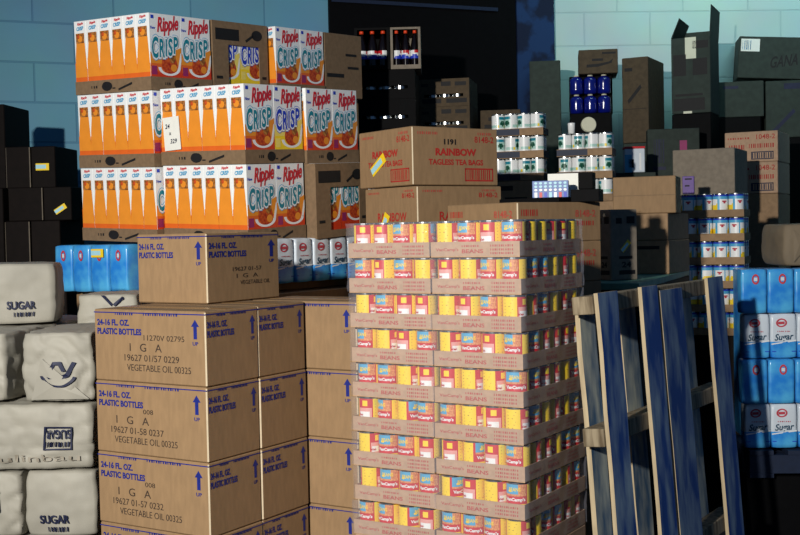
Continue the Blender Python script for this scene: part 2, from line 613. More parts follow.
STAMPS = [
    (.34, .24, [('11270V 02795', .22, .58, .075), ('I   G   A', .09, .38, .11), ('19627 01/57 0229', .04, .53, .09), ('VEGETABLE OIL 00325', .06, .63, .09)]),
    (.36, .14, [('008', .30, .39, .065), ('I   G   A', .05, .35, .11), ('19627 01-58 0237', .0, .48, .09), ('VEGETABLE OIL 00325', .03, .60, .09)]),
    (.36, .14, [('008', .30, .39, .065), ('I   G   A', .05, .35, .11), ('19627 01-57 0232', .0, .46, .09), ('VEGETABLE OIL 00325', .06, .62, .09)]),
    (.40, .14, [('I   G   A', .05, .35, .11), ('19627 01-57 0231', .0, .46, .09), ('VEGETABLE OIL 00325', .06, .62, .09)]),
]
OA = 32
OC = (-.568, 3.33)
OH = .2205
WHERE = ['topmost', 'second from top', 'third down', 'fourth down', 'lowest']
for k in range(5):
    z = 1.228 - .222 * (k + 1)
    st = STAMPS[min(k, 3)]
    for j in range(2):
        cc = at(OC, OA, random.uniform(-.003, .003), j * .241)
        lab = ('vegetable oil carton with stamped lines, %s of front stack' % WHERE[k]) if j == 0 else ('vegetable oil carton behind the stamped one, end showing, %s' % WHERE[k])
        carton((cc[0], cc[1], z, .455, .239, OH, OA), lab, group='vegetable oil cartons', tape=(k == 0),
               prints=(lambda L, Rr, st=st, j=j: (oil_face(L, False, st) if j == 0 else None, oil_face(Rr, True))))
    # the stack set further back: its face runs parallel, hidden on the left by the front stack
    cc = at(OC, OA, .193 + random.uniform(-.003, .003), .492)
    carton((cc[0], cc[1], z, .434, .239, OH, OA), 'vegetable oil carton beside the bean cans, %s in recessed stack' % WHERE[k], group='vegetable oil cartons', tape=(k == 0),
           prints=lambda L, Rr: (oil_face(L), oil_face(Rr, True)))
carton((-.617, 3.669, 1.2285, .303, .372, .226, 32), 'single vegetable oil carton lying on top of the front oil stack', group='vegetable oil cartons', tape=True,
       prints=lambda L, Rr: (oil_face(L, True), (oil_face(Rr, True), [Rr.text(t, .34 + .05 * k, .34 + .05 * k + x, .5 + .1 * k, .56 + .1 * k, BLACK_INK) for k, (t, x) in enumerate([('19627 01-57', .4), ('I  G  A', .3), ('VEGETABLE OIL', .42)])])))


# ------------------------------------------------------------------ wooden pallets under the stacks
def flat_pallet(x, y, z, w_, d_, h, ang, label, m1=WOOD):
    o = put('pallet', None, (x, y, z), -R(ang), label=label, cat='pallet')
    b = MB()
    b.box(-w_ / 2, w_ / 2, -.045, .045, 0, h - .04, m1)
    sm = b.mesh('stringer')
    for k in (-1, 0, 1):
        put('stringer', sm, (0, k * (d_ / 2 - .05), .018), parent=o)
    b = MB()
    b.box(-.05, .05, -d_ / 2, d_ / 2, 0, .018, m1)
    dm = b.mesh('deck_board')
    n = max(4, int(w_ / .15))
    for k in range(n):
        xx = -w_ / 2 + .05 + (w_ - .1) * k / (n - 1)
        put('deck_board', dm, (xx, 0, h - .02), parent=o)
        if k % 2 == 0:
            put('deck_board', dm, (xx, 0, 0), parent=o)
    return o


c = at(OC, OA, -.13, .37)
flat_pallet(c[0], c[1], 0, .63, .70, .116, OA, 'wooden pallet under the vegetable oil cartons')


# ------------------------------------------------------------------ tins of beans
CAN_R, CAN_H = .0362, .1055


def can_body(r, h):
    b = MB()
    b.lathe([(r * .2, .003), (r * .9, .003), (r * .97, 0), (r, .002), (r, .004), (r * .985, .006), (r * .985, h - .006), (r, h - .004), (r, h - .001), (r * .97, h), (r * .9, h - .003), (r * .2, h - .003)], TIN, 32)
    return b.mesh('tin_can', smooth=False)


def wrap(r):
    def fn(q):  # q.x = arc length from the middle of the front, q.z = height, q.y = minus the lift off the can
        a = q.x / r - math.pi / 2
        rr = r - q.y
        return Vector((rr * math.cos(a), rr * math.sin(a), q.z))
    return fn


def bean_label():
    r, z0, z1 = CAN_R * .99, .007, CAN_H - .0065
    n = 64
    b = MB()
    rnd = random.Random(3)

    def colour(s, t):
        # s around the can from the middle of the picture panel, t up the can
        if s < .15 or s > .85:            # blue sky beside a picture of beans
            if t > .66:
                if s > .5 or s < .05:
                    return YELLOW if (.76 < t < .84 and .90 < s < .95) else SKY
                return BEANS
            if t > .60:
                return BEANS
            if t > .40:
                return RED
            return YELLOW
        if .17 < s < .41:
            return YELLOW
        if .42 <= s < .62:            # recipe panel
            if t > .70:
                if .48 < s < .56 and .76 < t < .92:
                    return YELLOW
                return RED
            if .40 < t < .56 and .44 < s < .60:
                return WHITE
            return PINK
        if .64 < s < .82:
            return YELLOW
        return RED
    rows = 16
    for i in range(n):
        a0, a1 = 2 * math.pi * i / n - math.pi / 2, 2 * math.pi * (i + 1) / n - math.pi / 2
        s = (i + .5) / n
        for k in range(rows):
            t0, t1 = k / rows, (k + 1) / rows
            mt = colour(s, (t0 + t1) / 2)
            b.face([(r * math.cos(a0), r * math.sin(a0), z0 + (z1 - z0) * t0), (r * math.cos(a1), r * math.sin(a1), z0 + (z1 - z0) * t0),
                    (r * math.cos(a1), r * math.sin(a1), z0 + (z1 - z0) * t1), (r * math.cos(a0), r * math.sin(a0), z0 + (z1 - z0) * t1)], mt)
    C = 2 * math.pi * r
    F = Face(b, (-C / 2, 0, z0), (1, 0, 0), (0, 0, 1), C, z1 - z0, (0, -1, 0), wrap(r))
    F.text("VanCamp's", .36, .64, .42, .56, WHITE, .04)
    F.text("BEANS", .42, .58, .10, .22, YELLOW, .02)
    for c0 in (.79, .23):
        for k in range(9):
            F.rect(c0 - .06, c0 + .06 - .02 * (k % 3), .08 + k * .1, .098 + k * .1, BROWN)
    F.text("VanCamp's", .91, .995, .50, .60, RED, .03)
    me = b.mesh('paper_label', smooth=True)
    return me


CAN_ME, LABEL_ME = can_body(CAN_R, CAN_H), bean_label()
TURN = {'A': 0, 'Y': -.29, 'Z': .27, 'B': -.52}
SHOWS = {'A': 'bean picture', 'Y': 'yellow panel', 'Z': 'red-edged yellow panel', 'B': 'pink red panel'}


def bean_can(x, y, z, ang, face, side, label):
    turn = TURN[face] * 2 * math.pi + random.uniform(-.35, .35) + (math.pi / 2 if side == 'R' else 0)
    o = put('bean_can', CAN_ME, (x, y, z), -R(ang) + turn, label=label, cat='can', group='bean cans in the shrink-wrapped stack')
    put('paper_label', LABEL_ME, parent=o)
    return o


def tray_mesh(W, D, lip, mt, t=.0025):
    k = ('tray', W, D, lip, mt.name)
    if k not in _cache:
        b = MB()
        b.box(-W / 2, W / 2, -D / 2, D / 2, 0, t, mt)
        b.box(-W / 2, W / 2, -D / 2, -D / 2 + t, t, lip, mt)
        b.box(-W / 2, W / 2, D / 2 - t, D / 2, t, lip, mt)
        b.box(-W / 2, -W / 2 + t, -D / 2 + t, D / 2 - t, t, lip, mt)
        b.box(W / 2 - t, W / 2, -D / 2 + t, D / 2 - t, t, lip, mt)
        _cache[k] = b.mesh('tray')
    return _cache[k]


def film_mesh(W, D, z0, z1, seed=0, amp=.004, n=14):
    k = ('film', W, D, z0, z1, seed)
    if k in _cache:
        return _cache[k]
    b = MB()
    per = [(-W / 2 + W * i / n, -D / 2) for i in range(n)] + [(W / 2, -D / 2 + D * i / n) for i in range(n)] + [(W / 2 - W * i / n, D / 2) for i in range(n)] + [(-W / 2, D / 2 - D * i / n) for i in range(n)]
    rows = 8
    vs, fs = [], []
    for j in range(rows + 1):
        z = z0 + (z1 - z0) * j / rows
        for (x, y) in per:
            g = 1 + abs(noise.noise(Vector((x * 14, y * 14, z * 22 + seed * 3.1)))) * amp / .15
            vs.append((x * g, y * g, z))
    N = len(per)
    for j in range(rows):
        for i in range(N):
            fs.append((j * N + i, j * N + (i + 1) % N, (j + 1) * N + (i + 1) % N, (j + 1) * N + i))
    b.add(vs, fs, FILM)
    _cache[k] = b.mesh('shrink_film', smooth=True)
    return _cache[k]


TW, TD = .296, .443
LIP = .046
CA = 32
CC = (.346, 3.300)


def bean_tray_prints(L, Rr):
    for F, s in ((L, 1.0), (Rr, .72)):
        F.text("VanCamp's", .06, .06 + .26 * s, .40, .66, PINK_INK, .01, rise=.01)
        F.bars(.36, .36 + .2 * s, .22, .34, PINK_INK, 8)
        F.text("BEANS", .36, .36 + .24 * s, .48, .74, PINK_INK, .02)
        for y in (.2, .45, .68):
            F.bars(.68, .68 + .26 * s, y, y + .13, PINK_INK, 11)


b = MB()
bean_tray_prints(left_face(b, TW, TD, LIP), right_face(b, TW, TD, LIP))
TRAYPRINT = b.mesh('printed_lettering')
TRAY_ME = tray_mesh(TW, TD, LIP, PALECARD)
FR = [('BBAZ', 'YABA'), ('ABAY', 'BYAA'), ('YABB', 'YBAY'), ('AYBA', 'YABA'), ('AAYB', 'BYYA'), ('BAZA', 'AYBY'), ('YAAB', 'BZBA'), ('YAAA', 'ZBYA'), ('AAZB', 'AAAY')]
SR = ['YYZBY', 'AAYBY', 'BAYBY', 'ABBBB', 'ABBYA', 'AZBYA', 'BBYAA', 'BBABA', 'YAABB']
for row in range(9):
    z = 1.476 - .109 * (row + 1)
    dj = random.uniform(-.003, .003)
    for col in range(2):
        cc = at(CC, CA, (-TW / 2 if col else -TW * 1.5 - .005) + dj, TD / 2 + random.uniform(-.004, .004))
        side = 'right' if col else 'left'
        t = put('can_tray', TRAY_ME, (cc[0], cc[1], z), -R(CA), label='printed bean can tray, %s layer from top, %s column' % (ORD[row + 1], side), cat='tray', group='bean can trays')
        put('printed_lettering', TRAYPRINT, parent=t)
        if col:
            put('shrink_film', film_mesh(TW + .007, TD + .007, .004, .1080, row), parent=t)
        else:
            put('shrink_film', film_mesh(TW + .0055, TD + .007, .004, .1080, row + 20), parent=t)
        for j in range(6):
            for i in range(4):
                edge = j == 0 or (col == 1 and i == 3) or (col == 0 and i == 0 and j < 3) or (row == 0 and j < 3)
                if not edge:
                    continue
                p = at(cc, CA, (i - 1.5) * .0727, (j - 2.5) * .0727)
                if j == 0:
                    fc, sd = FR[row][col][i], 'L'
                    lab = 'bean can with %s, %s along %s tray front, %s layer' % (SHOWS[fc], ORD[i + 1], side, ORD[row + 1])
                elif col == 1 and i == 3:
                    fc, sd = SR[row][j - 1], 'R'
                    lab = 'bean can on shaded side with %s, %s back, %s layer' % (SHOWS[fc], ORD[j], ORD[row + 1])
                else:
                    fc, sd = random.choice('AYB'), 'L'
                    lab = 'bean can inside %s tray of %s layer, %s row back, %s from left' % (side, ORD[row + 1], ORD[j + 1], ORD[i + 1])
                bean_can(p[0], p[1], z + .0027, CA, fc, sd, lab)
c = at(CC, CA, -.2985, .222)
carton((*at(CC, CA, 0, 0), .118, .597, .443, .3755, CA), 'pale carton at the bottom of the bean can stack', mt=PALECARD)
flat_pallet(c[0], c[1], 0, .59, .44, .116, CA, 'wooden pallet under the bean can stack')
# ------------------------------------------------------------------ cereal
before_cereal = set(COL.objects)
CT, CW, CH = .0765, .1735, .308
VB = .18      # the lower part sits behind the lip of the tray


def cereal_front(yellow=False):
    b = MB()
    F = right_face(b, CT, CW, CH)

    def Y(y):
        return y * (1 - VB)
    lo = (PALE_YELLOW, YELLOW, YELLOW) if yellow else (ORANGE, ORANGE_DEEP, RED_ORANGE)
    F.poly([(0, Y(.62)), (.25, Y(.66)), (.6, Y(.62)), (1, Y(.52)), (1, Y(.80)), (0, Y(.80))], lo[0], .0002)
    F.rect(0, 1, Y(.80), Y(.93), lo[1], .0002)
    F.rect(0, 1, Y(.93), 1, lo[2], .0002)
    F.rect(.62, 1, Y(.86), Y(.985), lo[2], .0003)
    F.ring(.60, Y(.86), .36, .13 * (1 - VB), .26, WHITE, .0006, 180, 360)
    F.poly([(.88, Y(.86)), (.97, Y(.62)), (1, Y(.6)), (1, Y(.72)), (.95, Y(.88))], WHITE, .0006)
    F.ell(.60, Y(.80), .25, .13, CEREAL, .0008)
    F.ell(.70, Y(.70), .10, .07, BROWN, .001)
    F.ell(.74, Y(.86), .10, .05, ORANGE, .001)
    F.rect(.03, .20, Y(.84), Y(.98), PURPLE if not yellow else PALE_YELLOW, .0008)
    F.rect(.05, .14, Y(.03), Y(.085), COBALT, .0006)
    F.text('New', .03, .19, Y(.205), Y(.255), COBALT, .02)
    F.text('Ripple', .24, .93, Y(.06), Y(.37), CRIMSON, .028, .25, .05, .0010)
    core = COBALT if yellow else TEAL
    for off, d, mt in ((.115, .0012, COBALT if yellow else SKY), (.092, .0016, WHITE), (.03, .0020, core)):
        e = 0
        x = .05
        for ch, wd, y0, y1 in (('C', .24, .37, .72), ('R', .20, .40, .70), ('I', .09, .40, .68), ('S', .18, .38, .67), ('P', .19, .35, .63)):
            F.text(ch, x - e, x + wd - .03 + e, Y(y0 - e * .55), Y(y1 + e * .55), mt, off, .08, 0, d + .00003 * len(ch))
            x += wd - .005
    return b.mesh('front_artwork')


def cereal_side():
    b = MB()
    F = left_face(b, CT, CW, CH)
    b = F.mb
    F.w = CT
    F.o = Vector((-CT / 2, -CW / 2, 0))

    def Y(y):
        return y * (1 - VB)
    F.poly([(.16, Y(.37)), (.86, Y(.37)), (.93, Y(.62)), (1, Y(.92)), (1, Y(.94)), (.0, Y(.94)), (.05, Y(.62))], ORANGE, .0004)
    F.rect(0, 1, Y(.94), 1, ORANGE_DEEP, .0004)
    F.rect(0, .06, Y(.70), Y(.94), ORANGE_DEEP, .0003)
    F.rect(.93, 1, Y(.80), Y(.94), ORANGE_DEEP, .0003)
    F.rect(.14, .84, Y(.205), Y(.37), BROWN, .0005)
    F.ell(.5, Y(.30), .2, .045, ORANGE, .0008, 10)
    F.ell(.36, Y(.26), .1, .03, CEREAL, .0009, 8)
    F.text('Ripple', .30, .78, Y(.03), Y(.085), CRIMSON, .03, .2, .01, .0006)
    F.text('CRISP', .22, .80, Y(.10), Y(.165), SKY, .04, .1, .01, .0006)
    return b.mesh('side_artwork')


def cereal_body():
    bm = bmesh.new()
    bmesh.ops.create_cube(bm, size=1)
    for v in bm.verts:
        v.co = Vector((v.co.x * CT, v.co.y * CW, (v.co.z + .5) * CH))
    bmesh.ops.bevel(bm, geom=bm.edges[:], offset=.0012, segments=1, affect='EDGES')
    me = bpy.data.meshes.new('cereal_box')
    bm.to_mesh(me)
    bm.free()
    me.materials.append(WHITE)
    return me


CB, CFRONT, CFRONT_Y, CSIDE = cereal_body(), cereal_front(), cereal_front(True), cereal_side()


def cereal_box(x, y, z, rz, label, yellow=False, group='cereal boxes in open trays'):
    o = put('cereal_box', CB, (x, y, z), rz, label=label, cat='cereal box', group=group)
    put('front_artwork', CFRONT_Y if yellow else CFRONT, parent=o)
    put('side_artwork', CSIDE, parent=o)
    return o


KA = 35
K1 = (-.998, 4.75)
K2 = at(K1, KA, .470, .036)
ZB = (2.046, 1.733, 1.420)
TRW, TRD = .466, .356


def tray_marks(F):
    F.bars(.22, .31, .40, .60, DARK_INK, 3)
    F.ell(.43, .5, .07, .36, DARK_INK, 0, 12)
    F.ell(.42, .36, .05, .22, DARK_INK, .0004, 10)
    F.rect(.5, .54, .62, .72, DARK_INK)
    F.poly([(.58, .72), (.76, .30), (.76, .48), (.58, .88)], DARK_INK)


b = MB()
tray_marks(left_face(b, TRW, TRD, .055))
tray_marks(right_face(b, TRW, TRD, .055))
CTP = b.mesh('printed_marks')


def cereal_tray(K, du, dv, z, tname, yellow=(), skip_sides=False, n=6):
    """tray whose near corner sits at (du, dv) from K; boxes show sides to the left and fronts to the right"""
    cx = at(K, KA, du - TRW / 2, dv + TRD / 2)
    t = put('cereal_tray', tray_mesh(TRW, TRD, .055, TRAYCARD), (cx[0], cx[1], z), -R(KA), label='brown cardboard tray under cereal boxes, ' + tname, cat='tray', group='cereal trays')
    put('printed_marks', CTP, parent=t)
    for i in range(6 - n, 6):
        for j in range(2):
            if j == 1 and i < 5:
                continue
            p = at(cx, KA, (i - 2.5) * .0767, (j - .5) * .1747)
            if j == 1:
                lab = 'cereal box with front facing right, second back in ' + tname
            elif i == 5:
                lab = 'cereal box at the near corner of ' + tname
            else:
                lab = 'cereal box side-on, %s from left in %s' % (ORD[i + 1 - (6 - n)], tname)
            cereal_box(p[0], p[1], z + .003, -R(KA) + random.uniform(-.012, .012) * (1 if i < 5 else .3), lab, (j in yellow and i == 5))


cereal_tray(K1, 0, 0, ZB[0], 'the top left tray')
for r_, nm in ((1, 'middle'), (2, 'bottom')):
    cereal_tray(K1, 0, 0, ZB[r_], 'the %s left tray' % nm)
    cereal_tray(K2, 0, 0, ZB[r_] + .005, 'the %s tray second from left' % nm, yellow=(1,) if r_ == 1 else ())
cereal_tray(K1, .036, .735, ZB[0], 'the top right tray', n=1)
cereal_tray(K2, .012, .362, ZB[1], 'the middle right tray', n=1)
cereal_tray(K2, .05, .735, ZB[2], 'the bottom tray behind the tea cartons', n=1)


def window_carton(W, D, H, hole, mt, name, label, cat, loc, rz, group=None, art=None):
    """carton whose front (-y) has a cut-out window"""
    x0, x1, z0, z1 = hole[0] * W - W / 2, hole[1] * W - W / 2, hole[2] * H, hole[3] * H
    t = .004
    b = MB()
    b.box(-W / 2, W / 2, -D / 2, D / 2, 0, t, mt)
    b.box(-W / 2, W / 2, -D / 2, D / 2, H - t, H, mt)
    b.box(-W / 2, -W / 2 + t, -D / 2, D / 2, t, H - t, mt)
    b.box(W / 2 - t, W / 2, -D / 2, D / 2, t, H - t, mt)
    b.box(-W / 2 + t, W / 2 - t, D / 2 - t, D / 2, t, H - t, mt)
    b.box(-W / 2 + t, x0, -D / 2, -D / 2 + t, t, H - t, mt)
    b.box(x1, W / 2 - t, -D / 2, -D / 2 + t, t, H - t, mt)
    b.box(x0, x1, -D / 2, -D / 2 + t, t, z0, mt)
    b.box(x0, x1, -D / 2, -D / 2 + t, z1, H - t, mt)
    o = put(name, b.mesh(name), loc, rz, label=label, cat=cat, group=group)
    if art:
        m_ = MB()
        art(left_face(m_, W, D, H))
        put('printed_marks', m_.mesh('printed_marks'), parent=o)
    return o


def wc_marks(F):
    F.rect(.05, .47, .10, .26, DARK_INK)
    F.ell(.80, .16, .10, .075, DARK_INK)
    F.poly([(.58, .24), (.72, .15), (.74, .18), (.60, .27)], DARK_INK)
    F.rect(.05, .16, .76, .80, DARK_INK)
    F.rect(.88, .96, .74, .78, DARK_INK)


def cereal_window(K, du, dv, z, where, yellow):
    W, D, H = .356, .40, .312
    cx = at(K, KA, du - D / 2, dv + W / 2)
    window_carton(W, D, H, (.27, .84, .10, .68), TRAYCARD, 'cereal_carton', 'brown cereal carton with cut-out window, ' + where, 'box', (cx[0], cx[1], z), -R(KA) + math.pi / 2, 'cereal cartons with windows', wc_marks)
    for j in (0, 1):
        p = at(cx, KA, D / 2 - .004 - CT / 2 - .006, (j - .5) * .1745)
        cereal_box(p[0], p[1], z + .0045, -R(KA), 'cereal box %s behind the window of carton %s' % (('left', 'right')[j], where), yellow, 'cereal boxes behind carton windows')


cereal_window(K1, 0, .365, ZB[0], 'in the top row', True)
cereal_window(K2, .05, .366, ZB[2], 'in the bottom row', False)
c_ = at(K1, KA, .03, 1.10)
carton((c_[0], c_[1], ZB[0], .40, .30, .312, KA), 'plain brown carton at right end of the top cereal row', mt=TRAYCARD, edge=TRAYCARD, prints=lambda L, Rr: (Rr.rect(.55, .85, .3, .34, DARK_INK), Rr.rect(.6, .9, .5, .54, DARK_INK), Rr.rect(.05, .5, .62, .68, DARK_INK)))
# cartons carrying the rear half of the top row
for k, (dv, zz) in enumerate(((.365, 1.420), (.755, 1.420), (1.10, 1.420))):
    c_ = at(K1, KA, -.02, dv)
    carton((c_[0], c_[1], zz, .40, .33 if k else .36, .624, KA), 'tall brown carton hidden behind cereal trays, %s from left' % ORD[k + 1], mt=TRAYCARD, edge=TRAYCARD)
# paper price note leaning on the boxes
p = at(K2, KA, -.466 + .075, -.004)
b = MB()
b.box(-.046, .046, -.0015, 0, 0, .135, WHITE_PAPER)
nt_ = put('paper_note', b.mesh('paper_note'), (p[0], p[1], ZB[1] + .066), -R(KA), label='white handwritten paper note stuck to cereal boxes', cat='note', rot=(R(-.5), R(-4), -R(KA)))
b = MB()
F = Face(b, (-.046, -.0015, 0), (1, 0, 0), (0, 0, 1), .092, .135, (0, -1, 0))
F.text('24', .12, .42, .20, .34, NAVY_INK, .02, .2)
F.text('x', .34, .48, .46, .54, NAVY_INK, .02)
F.text('329', .38, .80, .66, .80, NAVY_INK, .02, .2)
put('handwriting', b.mesh('handwriting'), parent=nt_)

# the whole cereal load leans a little toward the viewer
bpy.context.view_layer.update()
LEAN = Matrix.Translation((K1[0], K1[1], ZB[2])) @ Matrix.Rotation(R(3.7), 4, 'X') @ Matrix.Translation((-K1[0], -K1[1], -ZB[2]))
for o in set(COL.objects) - before_cereal:
    if o.parent is None:
        o.matrix_world = LEAN @ o.matrix_world


# ------------------------------------------------------------------ packs of sugar in blue wrapping
def soft(hx, hy, hz, seed, amp, rnd=.06):
    def fm(p):
        a, b_, c = p[0] / hx, p[1] / hy, (p[2] - hz) / hz
        q = Vector((p[0] * (1 - rnd * b_ ** 4 - rnd * c ** 4), p[1] * (1 - rnd * a ** 4 - rnd * c ** 4), hz + (p[2] - hz) * (1 - rnd * .6 * a ** 4 - rnd * .6 * b_ ** 4)))
        s = Vector((p[0] * 11 + seed, p[1] * 11, p[2] * 11))
        nv = noise.noise_vector(s) * amp + noise.noise_vector(s * 2.7) * amp * .6
        if amp > .005:
            rd = 1 - abs(noise.noise(s * 1.3 + Vector((3, 1, 2)))) * 3
            nv = nv - q.normalized() * max(0, rd) ** 2 * .010
        nv.z *= .4 if .05 < p[2] / (2 * hz) else 0
        return q + nv
    return fm


def soft_mesh(name, hx, hy, hz, fm, mtfn, n=10):
    bm = bmesh.new()
    bmesh.ops.create_cube(bm, size=2)
    bmesh.ops.subdivide_edges(bm, edges=bm.edges[:], cuts=n, use_grid_fill=True)
    mats = []
    for f in bm.faces:
        cz = sum(v.co.z for v in f.verts) / len(f.verts)
        mt = mtfn((cz + 1) / 2, f.normal if f.normal.length else Vector((0, 0, 1)))
        if mt not in mats:
            mats.append(mt)
        f.material_index = mats.index(mt)
        f.smooth = True
    for v in bm.verts:
        v.co = fm(Vector((v.co.x * hx, v.co.y * hy, (v.co.z + 1) * hz)))
    me = bpy.data.meshes.new(name)
    bm.to_mesh(me)
    bm.free()
    for mt in mats:
        me.materials.append(mt)
    return me


def pack_proto(kind, w_, d_, h, seed):
    hx, hy, hz = w_ / 2 * .99, d_ / 2 * .97, h / 2
    fm = soft(hx, hy, hz, seed, .0025, .05)
    if kind == 'white':
        body = soft_mesh('sugar_pack', hx, hy, hz, fm, lambda z, n: PACK_WHITE if z > .36 else PACK_BLUE)
    else:
        body = soft_mesh('sugar_pack', hx, hy, hz, fm, lambda z, n: PACK_BLUE)
    b = MB()
    for F in (left_face(b, hx * 2, hy * 2, h, lambda q: fm(q) + Vector((0, -.0018, 0))),):
        if kind == 'white':
            F.ring(.40, .20, .22, .10, .3, PACK_RED)
            F.rect(.26, .52, .17, .23, PACK_RED, .0004)
            F.bars(.25, .8, .385, .41, PACK_RED, 7)
            F.text('Sugar', .12, .90, .46, .66, PACK_INK, .02, .25, .03)
            F.poly([(0, .68), (1, .60), (1, .63), (0, .71)], WHITE)
            F.rect(0, 1, .86, .88, COBALT)
        else:
            F.ring(.55, .22, .15, .12, .4, PACK_RED)
            F.rect(.48, .62, .18, .26, PACK_WHITE, .0004)
    return body, b.mesh('printed_label')


WP = pack_proto('white', .112, .08, .172, 1.3)
BP = pack_proto('blue', .112, .09, .172, 4.1)


def sugar_pack(proto, x, y, z, rz, label, group, sc=(1, 1, 1)):
    o = put('sugar_pack', proto[0], (x, y, z), rz, label=label, cat='sugar pack', group=group)
    o.scale = sc
    put('printed_label', proto[1], parent=o)
    return o


for k in range(4):       # bright blue packs at the left, under the cereal
    p = at(K1, KA, -.545 + k * .118, -.005)
    o = sugar_pack(BP, p[0], p[1], 1.213, -R(KA) + random.uniform(-.04, .04), 'bright blue wrapped sugar pack %s from left, below left cereal tray' % ORD[k + 1], 'blue sugar packs under the cereal', (1, 1, 1.19))
    if k == 2:
        sticker(o, 'L', .112, .1, .172, .5, .18, .08, .03, 0)
for k in range(6):       # packs facing right, under the second tray
    p = at(K2, KA, .005, .05 + k * .118)
    sugar_pack(WP, p[0], p[1], 1.246, -R(KA) + math.pi / 2 + random.uniform(-.03, .03), 'white and blue sugar pack %s from left, under the cereal beside oil carton' % ORD[k + 1], 'white sugar packs under the cereal', (1, 1, 1.06))
c_ = at(K2, KA, -.045, .06)
carton((c_[0], c_[1], 1.213, .85, 1.0, .170, KA), 'wide brown carton hidden among the packs under the cereal')
c_ = at(K2, KA, .07, -.005)
carton((c_[0], c_[1], .02, 1.10, 1.15, 1.191, KA), 'large kraft carton standing under the cereal and sugar packs', prints=lambda L, Rr: None)


# ------------------------------------------------------------------ paper bales of sugar
def bale(L, D, H, x, y, z, ang, label, seed, art=None, mt=PAPER, group='paper sugar bales', flap=None, name='sugar_bale', amp=.007):
    hx, hy, hz = L / 2, D / 2, H / 2 * .985
    fm = soft(hx, hy, hz, seed, amp, .045)
    o = put(name, soft_mesh(name, hx, hy, hz, fm, lambda zz, n: mt, 22), (x, y, z), -R(ang), label=label, cat='sugar bale', group=group)

    def fn(q):
        return fm(q) + Vector((0, -.0065, 0))
    if art:
        b = MB()
        art(left_face(b, L, D, hz * 2, fn))
        put('printed_lettering', b.mesh('printed_lettering'), parent=o)
    if flap:
        b = MB()
        F = left_face(b, L, D, hz * 2, fn)
        n = 8
        for i in range(n):
            for j in range(n - i):
                pass
        pts = flap
        q = [F.p(px, py, .004) for px, py in pts]
        mid = (q[0] + q[1] + q[2]) / 3 + Vector((0, -.005, 0))
        for i in range(3):
            b.face([q[i], q[(i + 1) % 3], mid], mt)
        put('folded_flap', b.mesh('folded_flap'), parent=o)
    return o


def sugar_txt(x0, x1, y0, y1, small=True):
    def a(F):
        F.text('SUGAR', x0, x1, y0, y1, NAVY_INK, .03)
        F.bars(x0 + (x1 - x0) * .25, x1, y1 + .05, y1 + .05 + (y1 - y0) * .55, NAVY_INK, 8)
    return a


def sugar_upside(x0, x1, y0, y1, extra=False):
    def a(F):
        F.frame(x0, x1, y0, y1, .012, NAVY_INK)
        m_ = (x1 - x0) * .07
        h = y1 - y0
        F.text('SUGAR', x0 + m_, x1 - m_, y0 + h * .12, y0 + h * .52, NAVY_INK, .03, flip=True)
        F.bars(x0 + m_, x1 - m_, y0 + h * .64, y0 + h * .86, NAVY_INK, 9)
        if extra:
            F.text('bulinbau', .22, .92, .765, .88, PAPER_GREY, .0)
    return a


def logo_art(F):
    F.ring(.52, .60, .27, .19, .16, NAVY_INK, 0, 185, 345)
    F.poly([(.30, .60), (.36, .66), (.52, .66), (.48, .61)], NAVY_INK, .0004)
    F.poly([(.34, .57), (.44, .42), (.50, .42), (.41, .57)], NAVY_INK, .0004)
    F.poly([(.44, .42), (.56, .42), (.62, .56), (.56, .57), (.51, .47), (.44, .47)], NAVY_INK, .0006)
    F.poly([(.52, .68), (.68, .64), (.78, .44), (.72, .43), (.62, .60), (.50, .63)], NAVY_INK, .0008)


def quarter_art(F):
    F.frame(.4, .78, .22, .62, .03, NAVY_INK)
    F.text('SUGAR', .46, .74, .28, .42, NAVY_INK, .03, flip=True)


bale(.44, .30, .212, -1.425, 4.06, 1.156, -11, 'paper sugar bale with upright blue SUGAR, topmost at the far left', 1.0, sugar_txt(.62, .85, .62, .76), amp=.005)
bale(.22, .30, .228, -1.035, 4.22, 1.022, 4, 'crumpled paper sugar bale under the bright blue packs', 2.2, lambda F: (F.poly([(.40, .0), (.47, .0), (.62, .14), (.60, .19)], NAVY_INK), F.poly([(.80, .02), (.84, .05), (.66, .19), (.62, .15)], NAVY_INK)))
bale(.26, .40, .226, -1.355, 3.86, .930, 10, 'paper sugar bale with half hidden upside-down SUGAR box, at left edge', 3.1, quarter_art)
bale(.235, .40, .226, -1.083, 3.82, .930, 2, 'paper sugar bale end with folded corner and blue emblem', 4.4, logo_art, flap=[(.1, .98), (.95, .98), (.28, .35)])
bale(.46, .42, .215, -1.198, 3.83, .715, 2, 'wide paper sugar bale with boxed upside-down SUGAR, beside stamped oil cartons', 5.5, sugar_upside(.66, .87, .34, .70, True))
bale(.215, .42, .215, -1.316, 3.83, .500, 2, 'paper sugar bale at lower left edge with corner of a blue box', 6.6, lambda F: F.frame(.3, .72, .25, .6, .05, NAVY_INK))
bale(.235, .42, .215, -1.085, 3.83, .500, 2, 'paper sugar bale with small upright SUGAR, low beside the oil cartons', 7.7, sugar_txt(.22, .62, .66, .80), amp=.005)
for k in range(2):
    bale(.46, .42, .185, -1.198, 3.83, .315 - .185 * k, 2, 'paper sugar bale near the floor, %s from bottom of left pile' % ORD[2 - k], 8.8 + k)
bale(.44, .36, .155, -1.385, 4.28, 1.0, 4, 'paper sugar bale under the topmost left bale', 9.9)
carton((-.98, 4.06, .118, .62, .42, .902, 4), 'kraft carton hidden behind the left sugar bales')
flat_pallet(-1.20, 3.98, 0, .46, .70, .116, 3, 'wooden pallet under the left sugar bales')
